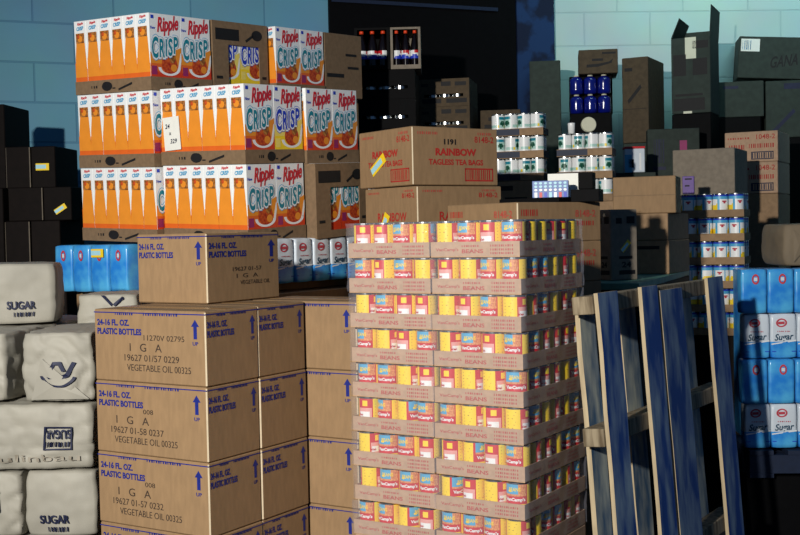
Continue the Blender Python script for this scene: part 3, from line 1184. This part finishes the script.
# ------------------------------------------------------------------ tea bag cartons
def tea_face(F, num=False, low=False):
    F.bars(.06, .30, .085, .13, PINK_INK, 10)
    F.bars(.76, .94, .07, .115, PINK_INK, 7)
    F.text('8148-2', .72, .95, .14, .25, RED_INK, .015)
    if low:
        F.text('RAINBOW', .25, .80, .56, .76, RED_INK, .02)
        return
    F.text('RAINBOW', .26, .74, .36, .49, RED_INK, .045)
    F.text('TAGLESS TEA BAGS', .18, .82, .55, .65, RED_INK, .035)
    x0, x1 = (.60, .94)
    F.frame(x0, x1, .70, .93, .014, RED_INK)
    F.bars(x0 + .03, x1 - .03, .73, .90, RED_INK, 12)
    if num:
        F.text('1191', .36, .50, .20, .30, DARK_INK, .045)


def tea(key, label, n2=True, **k):
    return carton(key, label, mt=KRAFT, group='tea bag cartons', prints=lambda L, Rr: (tea_face(L, False, k.get('low')), tea_face(Rr, n2, k.get('low'))))


x, y, z, W, D, H, bb = TABLE['rain1']
o = tea('rain1', 'tea bag carton with barcode boxes and black number, topmost beside cereal')
sticker(o, 'L', W, D, H, .37, .60, .115, .042, 32)
x, y, z, W, D, H, bb = TABLE['rain2']
o = tea('rain2', 'tea bag carton directly below the one with the black number', False, low=True)
sticker(o, 'L', W, D, H, .38, .80, .09, .04, 60)
c_ = at((x, y), bb, .02, -.01)
carton((c_[0], c_[1], .02, .42, .46, z - .021, bb), 'tall plain carton hidden under the two tea bag cartons')
x3, y3, z3, W3, D3, H3, b3 = TABLE['rain3']


def tea3(L, Rr):
    for F in (L, Rr):
        F.text('8148-2', .68, .93, .20, .38, PINK_INK, .015)
        F.bars(.70, .92, .48, .60, RED_INK, 8)
        F.bars(.04, .24, .18, .34, RED_INK, 8)
        F.bars(.10, .24, .42, .52, RED_INK, 5)


tea3_top = carton('rain3', 'low red printed carton behind the can stack with black boxes on it', group='tea bag cartons', prints=tea3)
carton((x3, y3, z3 - .148, W3, D3, .147, b3), 'red printed carton second down behind the can stack', group='tea bag cartons', prints=tea3)
carton((x3, y3, .02, W3, D3, z3 - .149 - .02, b3), 'tall plain carton hidden behind the can stack')
ztop = z3 + H3 + .0005
# things lying on that carton
x, y, _, W, D, H, bb = TABLE['slab']


def onblock(x, y, z, w_, d_, h, ang, label, name, cat, mt, bev=.003):
    k = MB()
    k.box(-w_ / 2, w_ / 2, -d_ / 2, d_ / 2, 0, h, mt)
    return put(name, k.mesh(name, bevel=bev), (x, y, z), -R(ang), label=label, cat=cat)


ang = b3
cx, cy = at((x3, y3), b3, -W3 * .62, D3 * .48)
onblock(.53, 4.285, ztop, .26, .17, .018, 40, 'flat black slab lying on the low red printed carton', 'black_slab', 'board', BLACK_CARD)
b = MB()
b.box(-.066, .066, -.02, .02, 0, .062, mat('blue_tray_plastic', (92, 118, 176), .4, .1, 30))
pk = put('blister_pack', b.mesh('blister_pack', bevel=.002), (.562, 4.25, ztop + .019), -R(12), label='pale blue pack of small capsules standing on the black slab', cat='pack')
b = MB()
F = left_face(b, .132, .04, .062)
for i in range(7):
    for j in range(3):
        F.ell(.10 + i * .135, .14 + j * .2, .045, .075, CYAN if j < 2 else WHITE, .0005, 10)
    F.rect(.06 + i * .135, .14 + i * .135, .68, .98, (WHITE, RED, COBALT, CYAN)[i % 4], .0005)
put('printed_rows', b.mesh('printed_rows'), parent=pk)
b = MB()
b.box(-.062, .062, -.004, .004, 0, .092, WHITE_PAPER)
put('white_card', b.mesh('white_card'), (.625, 4.335, ztop + .019), rot=(R(-3), 0, R(-12)), label='blank white card standing behind the pale blue pack', cat='card')
b = MB()
b.box(-.052, .052, -.045, .045, 0, .046, BLACK_CARD)
bx = put('tape_dispenser', b.mesh('tape_dispenser', bevel=.003), (.692, 4.225, ztop), -R(20), label='black block with narrow upper part on the red printed carton', cat='box')
b = MB()
b.box(-.027, .027, -.03, .03, .0465, .108, BLACK_CARD)
put('upper_part', b.mesh('upper_part', bevel=.003), parent=bx)

# ------------------------------------------------------------------ leaning wooden pallet (blue paint worn to bare wood)
PA, PB = Vector((.553, 3.40, 0)), Vector((1.217, 4.40, 0))
pv = (PB - PA).normalized()
PL = (PB - PA).length
pang = math.atan2(pv.x, pv.y)
tilt = R(4.2)
HT = 1.25
pal = put('leaning_pallet', None, (PA.x, PA.y, 0), label='blue painted worn wooden pallet standing on edge, leaning by the can stack', cat='pallet')
# local frame: x along the pallet, z up its boards, y away from the face
out_n = Vector((math.cos(pang), -math.sin(pang), 0))
ex = pv
ez = Vector((0, 0, 1)) * math.cos(tilt) - out_n * math.sin(tilt)
ey = ez.cross(ex)
mw = Matrix((ex, ey, ez)).transposed().to_4x4()
foot = PA + out_n * (HT * math.sin(tilt))
mw.translation = (foot.x, foot.y, .003)
pal.matrix_world = mw


def plank(x0, x1, y0, y1, z0, z1, face, edge, seed, name, cut=None):
    rnd = random.Random(seed)
    n = 7
    bm_ = MB()
    prof = []
    for k in range(n + 1):
        z = z0 + (z1 - z0) * k / n
        prof.append((x0 + rnd.uniform(-.004, .004), x1 + rnd.uniform(-.005, .004), z))
    for k in range(n):
        a, c = prof[k], prof[k + 1]
        f0, f1 = (a[0], y0, a[2]), (a[1], y0, a[2])
        g0, g1 = (c[0], y0, c[2]), (c[1], y0, c[2])
        h0, h1 = (a[0], y1, a[2]), (a[1], y1, a[2])
        i0, i1 = (c[0], y1, c[2]), (c[1], y1, c[2])
        bm_.face([f0, f1, g1, g0], face)
        bm_.face([h1, h0, i0, i1], face)
        bm_.face([h0, f0, g0, i0], edge)
        bm_.face([f1, h1, i1, g1], edge)
    a, c = prof[0], prof[-1]
    bm_.face([(a[0], y0, a[2]), (a[0], y1, a[2]), (a[1], y1, a[2]), (a[1], y0, a[2])], edge)
    bm_.face([(c[0], y0, c[2]), (c[1], y0, c[2]), (c[1], y1, c[2]), (c[0], y1, c[2])], edge)
    return put(name, bm_.mesh(name), parent=pal)


# y<0 is toward the viewer's right (the outer face); the boards are nailed on runners
SL = [(.046, .19, WOOD_BLUE), (.387, .53, WOOD_BLUE), (.55, .765, WOOD_BLUE), (1.037, 1.215, WOOD_BLUE)]
for k, (a, c, mt) in enumerate(SL):
    plank(a * PL / 1.2, c * PL / 1.2, -.013, 0, 0, HT - (.02 if k == 2 else 0), mt, WOOD_EDGE, 50 + k, 'deck_board')
for k, zz in enumerate((.02, .31, .79, HT - .062)):
    b = MB()
    b.box(.035, PL, .0005, .07, zz, zz + .055, WOOD)
    put('runner', b.mesh('runner', bevel=.004), parent=pal)
for k, (a, c) in enumerate(((.085, .195), (.395, .53), (.935, 1.075))):
    plank(a * PL / 1.2, c * PL / 1.2, .0705, .0865, 0.01, HT - .01, WOOD_GREY, WOOD_EDGE, 80 + k, 'back_board')

# ------------------------------------------------------------------ low platform with cartons behind the pallet
pc = (.905, 4.36)
pg = 22.5
b = MB()
W_, D_ = .34, 1.28
b.box(-W_ / 2, W_ / 2, -D_ / 2, D_ / 2, 0, .025, GREEN_TOP)
cc = at(pc, pg, -W_ / 2, D_ / 2)
carton((pc[0], pc[1], .02, W_, D_, 1.185, pg), 'long dark crate behind the leaning pallet with a green board on it', mt=DARK_CARD, edge=DARK_CARD, cat='crate', name='crate')
put('green_board', b.mesh('green_board', bevel=.002), (cc[0], cc[1], 1.206), -R(pg), label='long green board lying on the dark crate', cat='board')
PZ = 1.2315
x, y, z, W, D, H, bb = TABLE['m4']


def m4p(L, Rr):
    for F in (L, Rr):
        F.rect(.2, .42, .12, .2, DARK_INK)
        F.rect(.6, .9, .10, .2, DARK_INK)
        F.rect(.3, .8, .66, .70, DARK_INK)
        F.text('24', .40, .75, .74, .82, DARK_INK, .03)
        F.rect(.3, .9, .86, .92, DARK_INK)


o = carton((.845, 4.60, PZ, .10, .135, .285, 62), 'narrow upright dark printed carton with yellow sticker, beside leaning pallet', mt=KRAFT_GREY, edge=KRAFT_GREY, prints=m4p)
sticker(o, 'R', .10, .135, .285, .55, .52, .055, .022, 45)
for key, zz, H_, lab, mt_ in (('m16c', PZ, .150, 'small kraft carton with dark print line, lowest on the green board', KRAFT_DULL),
                              ('m16b', PZ + .151, .120, 'grey brown carton on the green board, second from bottom', KRAFT_DULL),
                              ('m16a', PZ + .272, .165, 'plain tan carton with crease, topmost of pile on the green board', KRAFT)):
    x, y, z, W, D, H, bb = TABLE[key]
    o = carton(key, lab, mt=mt_, edge=mt_, z=zz, H=H_, D=min(D, .40), group='cartons piled on the green board', prints=(lambda L, Rr: L.rect(.15, .75, .16, .26, DARK_INK)) if key == 'm16c' else (lambda L, Rr: L.rect(0, 1, .50, .52, TRAYCARD)) if key == 'm16a' else None)

# ------------------------------------------------------------------ vegetable cans and milk cans
def simple_can(r, h, fn, nm, cols=40, rows=14):
    body = can_body(r, h)
    b = MB()
    rr, z0, z1 = r * .992, h * .06, h * .94
    for i in range(cols):
        a0, a1 = 2 * math.pi * i / cols - math.pi / 2, 2 * math.pi * (i + 1) / cols - math.pi / 2
        for k in range(rows):
            mt = fn((i + .5) / cols, (k + .5) / rows)
            t0, t1 = z0 + (z1 - z0) * k / rows, z0 + (z1 - z0) * (k + 1) / rows
            b.face([(rr * math.cos(a0), rr * math.sin(a0), t0), (rr * math.cos(a1), rr * math.sin(a1), t0), (rr * math.cos(a1), rr * math.sin(a1), t1), (rr * math.cos(a0), rr * math.sin(a0), t1)], mt)
    return body, b.mesh('paper_label', smooth=True)


def green_art(s, t):
    t = (t - .30) / .70
    a = (s * 2) % 1
    if t > .86 or t < .08:
        return WHITE
    if a < .38:
        if (a - .2) ** 2 / .02 + (t - .40) ** 2 / .035 < 1:
            return GREENPRINT
        if t > .66:
            return TEAL
        return AQUA
    if t < .25 and a > .5:
        return YELLOW if a > .9 else AQUA
    return WHITE


def milk_art(s, t):
    t = (t - .30) / .70
    a = (s * 2) % 1
    if (a - .3) ** 2 / .006 + (t - .52) ** 2 / .012 < 1:
        return PACK_RED
    if t > .70:
        return SKY if t < .92 else COBALT
    if a > .55 and t < .22 + .3 * (a - .55):
        return YELLOW
    if a < .12 or .5 < a < .56:
        return SKY
    return WHITE


GC, MC = simple_can(.0345, .114, green_art, 'g'), simple_can(.0375, .1125, milk_art, 'm')


def can_stack(corner, ang, nu, nv, rows, r, pitch, zt, lip, proto, tmat, name, where, catname, fill=1, tag_=None, skip=()):
    W, D = nu * r * 2.02 + .006, nv * r * 2.02 + .006
    for row in range(rows):
        z = zt - pitch * (row + 1)
        c = at(corner, ang, -W / 2, D / 2)
        t_ = put('can_tray', tray_mesh(W, D, lip, tmat), (c[0], c[1], z), -R(ang), label='tray of %s, %s layer, %s' % (catname, ORD[row + 1], where), cat='tray', group='trays of ' + catname)
        if catname != 'blue and white milk cans':
            k_ = 'gp%s' % catname
            if k_ not in _cache:
                q_ = MB()
                left_face(q_, W, D, lip).rect(.0, .56, .08, .92, NAVY_CARD)
                right_face(q_, W, D, lip).rect(.0, 1, .08, .92, NAVY_CARD)
                _cache[k_] = q_.mesh('printed_band')
            put('printed_band', _cache[k_], parent=t_, label='dark navy printed band')
        for j in range(nv):
            for i in range(nu):
                if not (j == 0 or i == nu - 1):
                    continue
                p = at(c, ang, (i - (nu - 1) / 2) * r * 2.02, (j - (nv - 1) / 2) * r * 2.02)
                lab = '%s %s from left, %s layer, %s' % (name.replace('_', ' '), ORD[i + 1], ORD[row + 1], where) if j == 0 else '%s %s back on right side, %s layer, %s' % (name.replace('_', ' '), ORD[j + 1], ORD[row + 1], where)
                o = put(name, proto[0], (p[0], p[1], z + .003), -R(ang) + random.uniform(-1.5, 1.5), label=lab, cat='can', group=catname)
                put('paper_label', proto[1], parent=o)
    return W, D


NAVY_BROWN = NAVY_CARD
ga = (TABLE['grn_a'][0] - .01, TABLE['grn_a'][1])
can_stack(ga, 18, 4, 2, 3, .0345, .118, 2.052, .038, GC, KRAFT_DULL, 'vegetable_can', 'taller stack by tea cartons', 'pale green vegetable cans')
gb = (TABLE['grn_b'][0] + .005, TABLE['grn_b'][1])
can_stack(gb, 18, 4, 2, 3, .0345, .1175, 1.933, .037, GC, KRAFT_DULL, 'vegetable_can', 'lower stack before blue jugs', 'silver green vegetable cans')
c_ = at(ga, 18, .0, 0)
carton((c_[0], c_[1], 1.455, .30, .30, .2415, 18), 'brown carton with dark print under the taller vegetable cans', mt=KRAFT_DULL, edge=KRAFT_DULL, prints=lambda L, Rr: (L.rect(.1, .45, .1, .2, DARK_INK), L.rect(.3, .7, .35, .48, DARK_INK)))
carton((c_[0], c_[1], .02, .30, .30, 1.4345, 18), 'tall carton hidden below the taller vegetable cans', mt=KRAFT_DULL, edge=KRAFT_DULL)
c_ = at(gb, 18, .01, 0)
carton((c_[0], c_[1], .02, .32, .30, 1.559, 18), 'tall carton hidden below the lower vegetable cans', mt=KRAFT_DULL, edge=KRAFT_DULL)
# two milk-white jugs with a red lid strip right of the cans
x, y, z, W, D, H, bb = TABLE['jug']
carton((x + .06, y, .02, .40, .30, z - .021, bb), 'plain dark carton under the white jug carton', mt=GREEN_CARD, edge=GREEN_CARD)
o = carton('jug', 'small white carton with blue patch and red lid, behind silver green cans', mt=PACK_WHITE, edge=PACK_WHITE, H=H - .012, prints=lambda L, Rr: (L.rect(.0, .35, .25, 1, SKY), L.rect(.18, .45, .45, .8, DARK_INK), L.rect(.72, .82, .2, .9, WHITE)))
b = MB()
b.box(-W / 2 - .002, W / 2 + .002, -D / 2 - .002, D / 2 + .002, H - .0118, H, RED)
put('red_lid', b.mesh('red_lid', bevel=.002), parent=o)

x, y, z, W, D, H, bb = TABLE['milk']
MP = .1165
can_stack((x, y), bb, 4, 3, 6, .0377, MP, 1.600, .036, MC, KRAFT_DULL, 'milk_can', 'stack right of leaning pallet', 'blue and white milk cans')
c_ = (x, y)
carton((x, y, .02, .31, .24, 1.600 - MP * 6 - .021, bb), 'dark carton under the milk can stack', mt=DARK_CARD, edge=DARK_CARD)

# ------------------------------------------------------------------ sugar packs and paper bale on the right
x, y, z, W, D, H, bb = TABLE['sug']
Z0 = .483
n_right = 5
for r_ in range(4):
    kind = WP if r_ % 2 == 0 else BP
    for k in range(n_right):
        zz = Z0 + r_ * .1935
        px_ = x - W + .056 + k * .1125 - (.008 if r_ % 2 else -.006)
        p = (px_, y + .045 - (.012 if r_ % 2 else 0) - k * .006)
        o = sugar_pack(kind, p[0], p[1], zz, -R(3) + random.uniform(-.03, .03), '%s sugar pack %s from left, %s row up on the right' % ('white and blue' if r_ % 2 == 0 else 'all blue', ORD[k + 1], ORD[r_ + 1]), 'sugar packs stacked at the right', (1, 1, 1.115))
bs = at((x + .1, y), bb, 0, .11)
carton((bs[0], bs[1], Z0, .50, .30, .760, bb), 'wide plain carton hidden behind the right sugar packs', mt=PACK_BLUE, edge=PACK_BLUE)
x, y, z, W, D, H, bb = TABLE['bale']
o = bale(.60, .40, .188, x + .105, y + .185, 1.2595, 3, 'grey brown paper bale with folded end, on the right blue sugar packs', 12.5, None, mt=mat('brown_paper', (122, 108, 88), .75, .12, 14, .1), flap=[(.05, .12), (.05, .92), (.17, .5)], group='paper bales', amp=.004)
flat_pallet(1.94, 5.05, .362, .90, .40, .118, 4, 'dark wooden pallet under the right sugar packs', NAVY_CARD)
carton((2.40, 4.86, .0, .93, .36, .360, 4), 'dark carton on floor below the right sugar packs', mt=BLACK_CARD, edge=BLACK_CARD)

# ------------------------------------------------------------------ dark cartons at the left wall
LD = {'dark_a': 'dark carton with yellow and blue sticker, second shelf of left dark pile', 'dark_b': 'plain dark carton left of the stickered upper dark carton',
      'dark_c': 'dark carton with tilted sticker, middle of the left dark pile', 'dark_d': 'plain dark carton left of the tilted sticker carton',
      'dark_e': 'dark carton at lower right of the left dark pile', 'dark_f': 'dark carton at lower middle of the left dark pile',
      'dark_g': 'tall dark carton at lower far left edge', 'dark_h': 'dark carton highest at the far left edge'}
ZL = {'dark_e': (1.325, .207), 'dark_f': (1.325, .207), 'dark_c': (1.533, .160), 'dark_d': (1.533, .160), 'dark_a': (1.694, .200), 'dark_b': (1.694, .200), 'dark_g': (1.325, .365), 'dark_h': (1.695, .408)}
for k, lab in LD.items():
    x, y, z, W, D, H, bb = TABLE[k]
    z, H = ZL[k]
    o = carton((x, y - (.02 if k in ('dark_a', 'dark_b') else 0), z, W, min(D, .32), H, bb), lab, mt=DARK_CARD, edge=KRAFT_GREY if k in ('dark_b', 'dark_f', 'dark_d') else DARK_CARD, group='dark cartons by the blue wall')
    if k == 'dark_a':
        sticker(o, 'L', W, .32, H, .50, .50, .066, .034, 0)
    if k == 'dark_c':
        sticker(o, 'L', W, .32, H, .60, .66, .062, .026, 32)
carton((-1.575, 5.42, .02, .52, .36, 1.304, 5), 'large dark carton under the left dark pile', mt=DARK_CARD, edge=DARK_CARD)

# ------------------------------------------------------------------ cola cartons and dark cartons behind the tea
def bottle_proto():
    b1, b2, b3 = MB(), MB(), MB()
    b1.lathe([(.02, 0), (.031, .004), (.032, .02), (.030, .05), (.032, .09), (.031, .125), (.022, .160), (.012, .185), (.012, .196)], COLA, 20)
    b2.lathe([(.0135, .194), (.0135, .208), (.011, .211)], CAP, 16)
    r = .0328
    z0, z1 = .055, .100
    for i in range(30):
        a0, a1 = 2 * math.pi * i / 30, 2 * math.pi * (i + 1) / 30
        for k in range(6):
            t = (k + .5) / 6
            s = (i / 30 * 2) % 1
            wv = .5 + .12 * math.sin(s * 6.28)
            mt = RED if t > wv + .12 and .2 < s < .7 else (COBALT if t < wv - .15 else WHITE)
            b3.face([(r * math.cos(a0), r * math.sin(a0), z0 + (z1 - z0) * k / 6), (r * math.cos(a1), r * math.sin(a1), z0 + (z1 - z0) * k / 6), (r * math.cos(a1), r * math.sin(a1), z0 + (z1 - z0) * (k + 1) / 6), (r * math.cos(a0), r * math.sin(a0), z0 + (z1 - z0) * (k + 1) / 6)], mt)
    return b1.mesh('cola_bottle', True), b2.mesh('cap', True), b3.mesh('paper_label', True)


BOT = bottle_proto()
for key, nm in (('cola_a', 'left'), ('cola_b', 'right')):
    x, y, z, W, D, H, bb = TABLE[key]
    z, H = 2.331, .226
    c_ = at((x, y), bb, -W / 2, .14)
    window_carton(W, .28, H, (.08, .92, .10, .95), KRAFT_GREY if nm == 'right' else BLACK_CARD, 'cola_carton', 'open fronted %s cola carton, high behind the tea cartons' % ('grey' if nm == 'right' else 'black'), 'box', (c_[0], c_[1], z), -R(bb), 'cola cartons')
    n = 3 if W > .2 else 2
    n = 3
    sp = min(.066, (W - .014) / n)
    for i in range(n):
        p = at(c_, bb, (i - (n - 1) / 2) * sp, -.095)
        s = sp / .066
        o = put('cola_bottle', BOT[0], (p[0], p[1], z + .0045), random.uniform(0, 6), label='dark cola bottle with orange cap, %s from left in %s cola carton' % (ORD[i + 1], 'grey' if nm == 'right' else 'black'), cat='bottle', group='cola bottles in open cartons')
        o.scale = (s, s, 1.0)
        put('cap', BOT[1], parent=o)
        put('paper_label', BOT[2], parent=o)


def slit_carton(key, z, H, label, n, D=.34, mt=DARK_CARD, art=None, seg=1):
    """carton with a long hand slot low in its front; pale lids show through"""
    x, y, _, W, _d, _h, bb = TABLE[key]
    c_ = at((x, y), bb, -W / 2, D / 2)
    o = window_carton(W, D, H, (.12, .88, .34, .45), mt, 'slotted_carton', label, 'box', (c_[0], c_[1], z), -R(bb), 'cartons with hand slots', art)
    for i in range(n):
        p = at(c_, bb, (i - (n - 1) / 2) * W * .25, -D / 2 + .004 + W * .12 + .004)
        b_ = MB()
        rr = W * .115
        b_.lathe([(rr * .96, 0), (rr, .004), (rr, H * .52), (rr * .93, H * .56), (rr * .93, H * .6)], TIN, 24)
        put('tin', b_.mesh('tin', smooth=False), (p[0], p[1], z + .0045), label='bare tin %s from left in slot of %s' % (ORD[i + 1], label.split(',')[0]), cat='can', group='tins inside slotted cartons')
    return o


def dk_art(F):
    F.rect(.06, .2, .16, .26, DARK_INK)
    F.rect(.45, .64, .10, .26, DARK_INK)
    F.rect(.72, .94, .12, .26, DARK_INK)
    F.rect(.08, .45, .72, .88, DARK_INK)
    F.rect(.55, .95, .72, .88, DARK_INK)


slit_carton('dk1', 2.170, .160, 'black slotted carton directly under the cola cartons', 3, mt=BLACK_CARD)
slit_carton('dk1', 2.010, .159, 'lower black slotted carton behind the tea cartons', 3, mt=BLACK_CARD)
slit_carton('dk2', 2.168, .160, 'brown slotted carton with dark print, upper right of tea cartons', 3, mt=KRAFT_SHADED, art=dk_art)
slit_carton('dk2', 2.008, .159, 'lower brown slotted carton behind the tea', 3, mt=KRAFT_SHADED, art=dk_art)
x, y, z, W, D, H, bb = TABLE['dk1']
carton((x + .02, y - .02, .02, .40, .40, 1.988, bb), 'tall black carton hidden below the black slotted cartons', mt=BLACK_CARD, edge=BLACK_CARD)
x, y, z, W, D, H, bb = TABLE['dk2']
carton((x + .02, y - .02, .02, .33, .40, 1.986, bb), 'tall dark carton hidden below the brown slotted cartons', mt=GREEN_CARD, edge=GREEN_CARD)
x, y, z, W, D, H, bb = TABLE['gr']
carton((x, y, .02, W, .30, 2.13, bb), 'brown carton with dark print lines, between slotted cartons and green cans', mt=KRAFT_SHADED, edge=KRAFT_SHADED, prints=lambda L, Rr: (L.rect(.2, .85, .02, .03, DARK_INK), L.rect(.1, .35, .04, .05, DARK_INK)))

# ------------------------------------------------------------------ far right: boxes in front of the pale wall
def plain(key, label, mt=GREEN_CARD, z=None, H=None, D=None, prints=None, group=None, **k):
    return carton(key, label, mt=mt, edge=k.pop('edge', mt), z=z, H=H, D=D, prints=prints, group=group, **k)


def down(key, ztop_, label, mt=GREEN_CARD, D=None, W=None, extra=.0):
    """tall carton carrying what is above it"""
    x, y, z, W0, D0, H, bb = TABLE[key]
    return carton((x + extra, y, .02, W or W0, D or D0, ztop_ - .021, bb), label, mt=mt, edge=mt)


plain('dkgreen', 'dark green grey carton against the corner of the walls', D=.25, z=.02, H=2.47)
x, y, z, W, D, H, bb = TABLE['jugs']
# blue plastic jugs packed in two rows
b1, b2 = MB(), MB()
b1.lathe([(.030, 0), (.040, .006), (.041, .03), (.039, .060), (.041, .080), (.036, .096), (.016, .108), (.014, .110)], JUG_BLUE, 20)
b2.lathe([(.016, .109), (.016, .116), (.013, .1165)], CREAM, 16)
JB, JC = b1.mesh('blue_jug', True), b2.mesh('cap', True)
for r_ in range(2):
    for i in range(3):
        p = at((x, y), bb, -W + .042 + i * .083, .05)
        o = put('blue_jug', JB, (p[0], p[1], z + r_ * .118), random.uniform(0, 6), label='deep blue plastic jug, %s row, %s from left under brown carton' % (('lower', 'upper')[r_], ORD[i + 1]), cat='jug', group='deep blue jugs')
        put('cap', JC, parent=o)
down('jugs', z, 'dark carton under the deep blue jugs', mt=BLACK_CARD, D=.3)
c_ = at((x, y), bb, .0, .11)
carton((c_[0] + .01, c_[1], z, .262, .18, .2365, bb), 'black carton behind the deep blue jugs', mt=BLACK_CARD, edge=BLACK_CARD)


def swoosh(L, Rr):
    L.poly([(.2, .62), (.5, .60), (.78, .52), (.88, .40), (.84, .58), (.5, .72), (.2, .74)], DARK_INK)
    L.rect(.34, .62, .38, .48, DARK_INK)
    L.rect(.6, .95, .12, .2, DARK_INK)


plain('jugtop', 'brown carton with curved dark mark, on the deep blue jugs', mt=KRAFT_SHADED, z=z + .2375, D=.27, prints=swoosh)
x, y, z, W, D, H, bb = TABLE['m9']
plain('m9', 'tall brown carton with dark right side, left of open flap carton', mt=KRAFT_SHADED, z=1.955, D=.36, prints=lambda L, Rr: (L.rect(.1, .4, .12, .16, DARK_INK), L.poly([(.2, .5), (.7, .32), (.75, .36), (.25, .54)], DARK_INK), L.rect(0, 1, .60, .605, DARK_INK)))
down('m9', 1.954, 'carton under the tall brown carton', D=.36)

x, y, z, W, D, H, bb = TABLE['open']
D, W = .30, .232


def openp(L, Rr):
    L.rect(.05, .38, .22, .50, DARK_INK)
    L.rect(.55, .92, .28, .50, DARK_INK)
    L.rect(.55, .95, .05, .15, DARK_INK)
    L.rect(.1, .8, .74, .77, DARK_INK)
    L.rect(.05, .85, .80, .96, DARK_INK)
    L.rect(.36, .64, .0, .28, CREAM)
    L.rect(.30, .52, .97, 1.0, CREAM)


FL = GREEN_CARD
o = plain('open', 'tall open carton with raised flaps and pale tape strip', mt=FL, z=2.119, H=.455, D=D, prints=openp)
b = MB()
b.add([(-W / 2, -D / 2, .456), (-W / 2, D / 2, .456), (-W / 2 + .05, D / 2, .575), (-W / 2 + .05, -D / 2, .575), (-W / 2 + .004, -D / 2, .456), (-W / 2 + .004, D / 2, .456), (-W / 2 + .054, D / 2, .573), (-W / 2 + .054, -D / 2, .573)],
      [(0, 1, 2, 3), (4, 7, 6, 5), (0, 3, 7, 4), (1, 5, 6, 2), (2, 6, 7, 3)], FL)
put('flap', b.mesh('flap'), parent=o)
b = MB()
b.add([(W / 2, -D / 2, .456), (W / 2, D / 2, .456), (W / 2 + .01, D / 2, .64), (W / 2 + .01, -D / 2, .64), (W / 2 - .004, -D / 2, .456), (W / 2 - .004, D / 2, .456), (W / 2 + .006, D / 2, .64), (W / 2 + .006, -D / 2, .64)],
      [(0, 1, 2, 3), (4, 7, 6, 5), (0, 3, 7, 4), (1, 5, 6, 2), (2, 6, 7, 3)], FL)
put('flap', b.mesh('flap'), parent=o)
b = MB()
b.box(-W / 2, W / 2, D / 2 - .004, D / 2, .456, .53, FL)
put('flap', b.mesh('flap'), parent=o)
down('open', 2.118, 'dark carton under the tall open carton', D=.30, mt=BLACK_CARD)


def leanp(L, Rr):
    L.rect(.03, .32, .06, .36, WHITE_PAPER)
    L.bars(.05, .2, .1, .32, SKY, 5)
    L.text('GANA', .50, .92, .48, .76, DARK_INK, .02, .2, .10)


plain('lean', 'big tilted dark carton with white and blue sticker, top right', z=2.372, H=.265, D=.25, prints=leanp, rot=(0, 4))
plain('tilt', 'dark carton right of the open carton, below the tilted one', z=2.125, H=.225, D=.25, prints=lambda L, Rr: L.rect(.2, .5, .12, .2, NAVY_INK), W=.31)
plain('r12', 'dark carton at right edge with diagonal print', z=1.99, H=.36, D=.25, prints=lambda L, Rr: (L.rect(.4, .8, .05, .15, NAVY_INK), L.poly([(.1, .9), (.6, .5), (.65, .55), (.15, .95)], NAVY_INK)))
down('tilt', 2.124, 'black carton under the dark carton right of the open one', mt=BLACK_CARD, D=.25, W=.30, extra=-.02)
down('r12', 1.989, 'black carton at right edge under the diagonal print one', mt=BLACK_CARD, D=.25)
plain('m13', 'blue grey carton with purple marks, behind plain grey box', z=.02, H=1.99, D=.12, prints=lambda L, Rr: (L.bars(.12, .34, .03, .10, NAVY_INK, 5), L.rect(.62, .76, .035, .065, PURPLE), L.rect(.1, .35, .11, .12, NAVY_INK)))
o = plain('m14', 'plain grey board box with black right side, above the milk cans', mt=KRAFT_GREY, z=1.6015, H=.245, D=.36)
o.location.z = 1.6015
x, y, z, W, D, H, bb = TABLE['m14']
c_ = at((x, y), bb, .0, .0)
carton((x, y + .02, .02, .33, .36, 1.58, bb), 'dark carton under the plain grey box, behind milk cans', mt=GREEN_CARD, edge=GREEN_CARD)
b = MB()
b.box(-.028, .028, -.02, .02, 0, .088, mat('purple_pack', (88, 52, 140), .5, .2, 30))
pp = put('purple_pack', b.mesh('purple_pack', bevel=.002), (1.445, 5.735, 1.6015), -R(18), label='small purple pack standing on the milk cans', cat='pack')
b = MB()
F = left_face(b, .056, .04, .088)
F.rect(.2, .8, .12, .2, DARK_INK)
F.rect(.2, .6, .5, .58, DARK_INK)
put('printed_marks', b.mesh('printed_marks'), parent=pp)


def redp(L, Rr):
    L.bars(.06, .48, .18, .24, RED_INK, 9)
    L.text('1048-2', .60, .95, .10, .26, RED_INK, .01)
    L.bars(.08, .40, .42, .58, RED_INK, 7)
    L.bars(.46, .94, .40, .54, RED_INK, 12)
    L.frame(.50, .92, .66, .92, .02, NAVY_INK)
    L.bars(.52, .90, .70, .88, NAVY_INK, 9)


plain('m15a', 'pale carton with red print, upper of two by the right edge', mt=PALECARD, z=1.803, D=.40, prints=redp, H=.176)
plain('m15b', 'pale carton with red print, lower of two by the right edge', mt=PALECARD, z=1.620, D=.40, prints=redp, H=.182)
down('m15b', 1.619, 'tall carton under the two red printed cartons', D=.40, mt=KRAFT_DULL)
# pale round lid and white cup on the cans
b = MB()
b.lathe([(.008, 0), (.036, 0), (.039, .004), (.039, .02), (.036, .024), (.008, .024)], CREAM, 28)
put('round_lid', b.mesh('round_lid', smooth=False), (.985, 5.955, 1.9335 + .040), rot=(R(84), 0, R(8)), label='pale round lid standing on edge on the silver green cans', cat='lid')
b = MB()
b.lathe([(.015, 0), (.017, .001), (.019, .052), (.0185, .056), (.017, .052), (.013, .004)], WHITE, 18)
put('white_cup', b.mesh('white_cup', True), (.905, 5.99, 1.9335), label='small white cup left of the pale round lid', cat='cup')
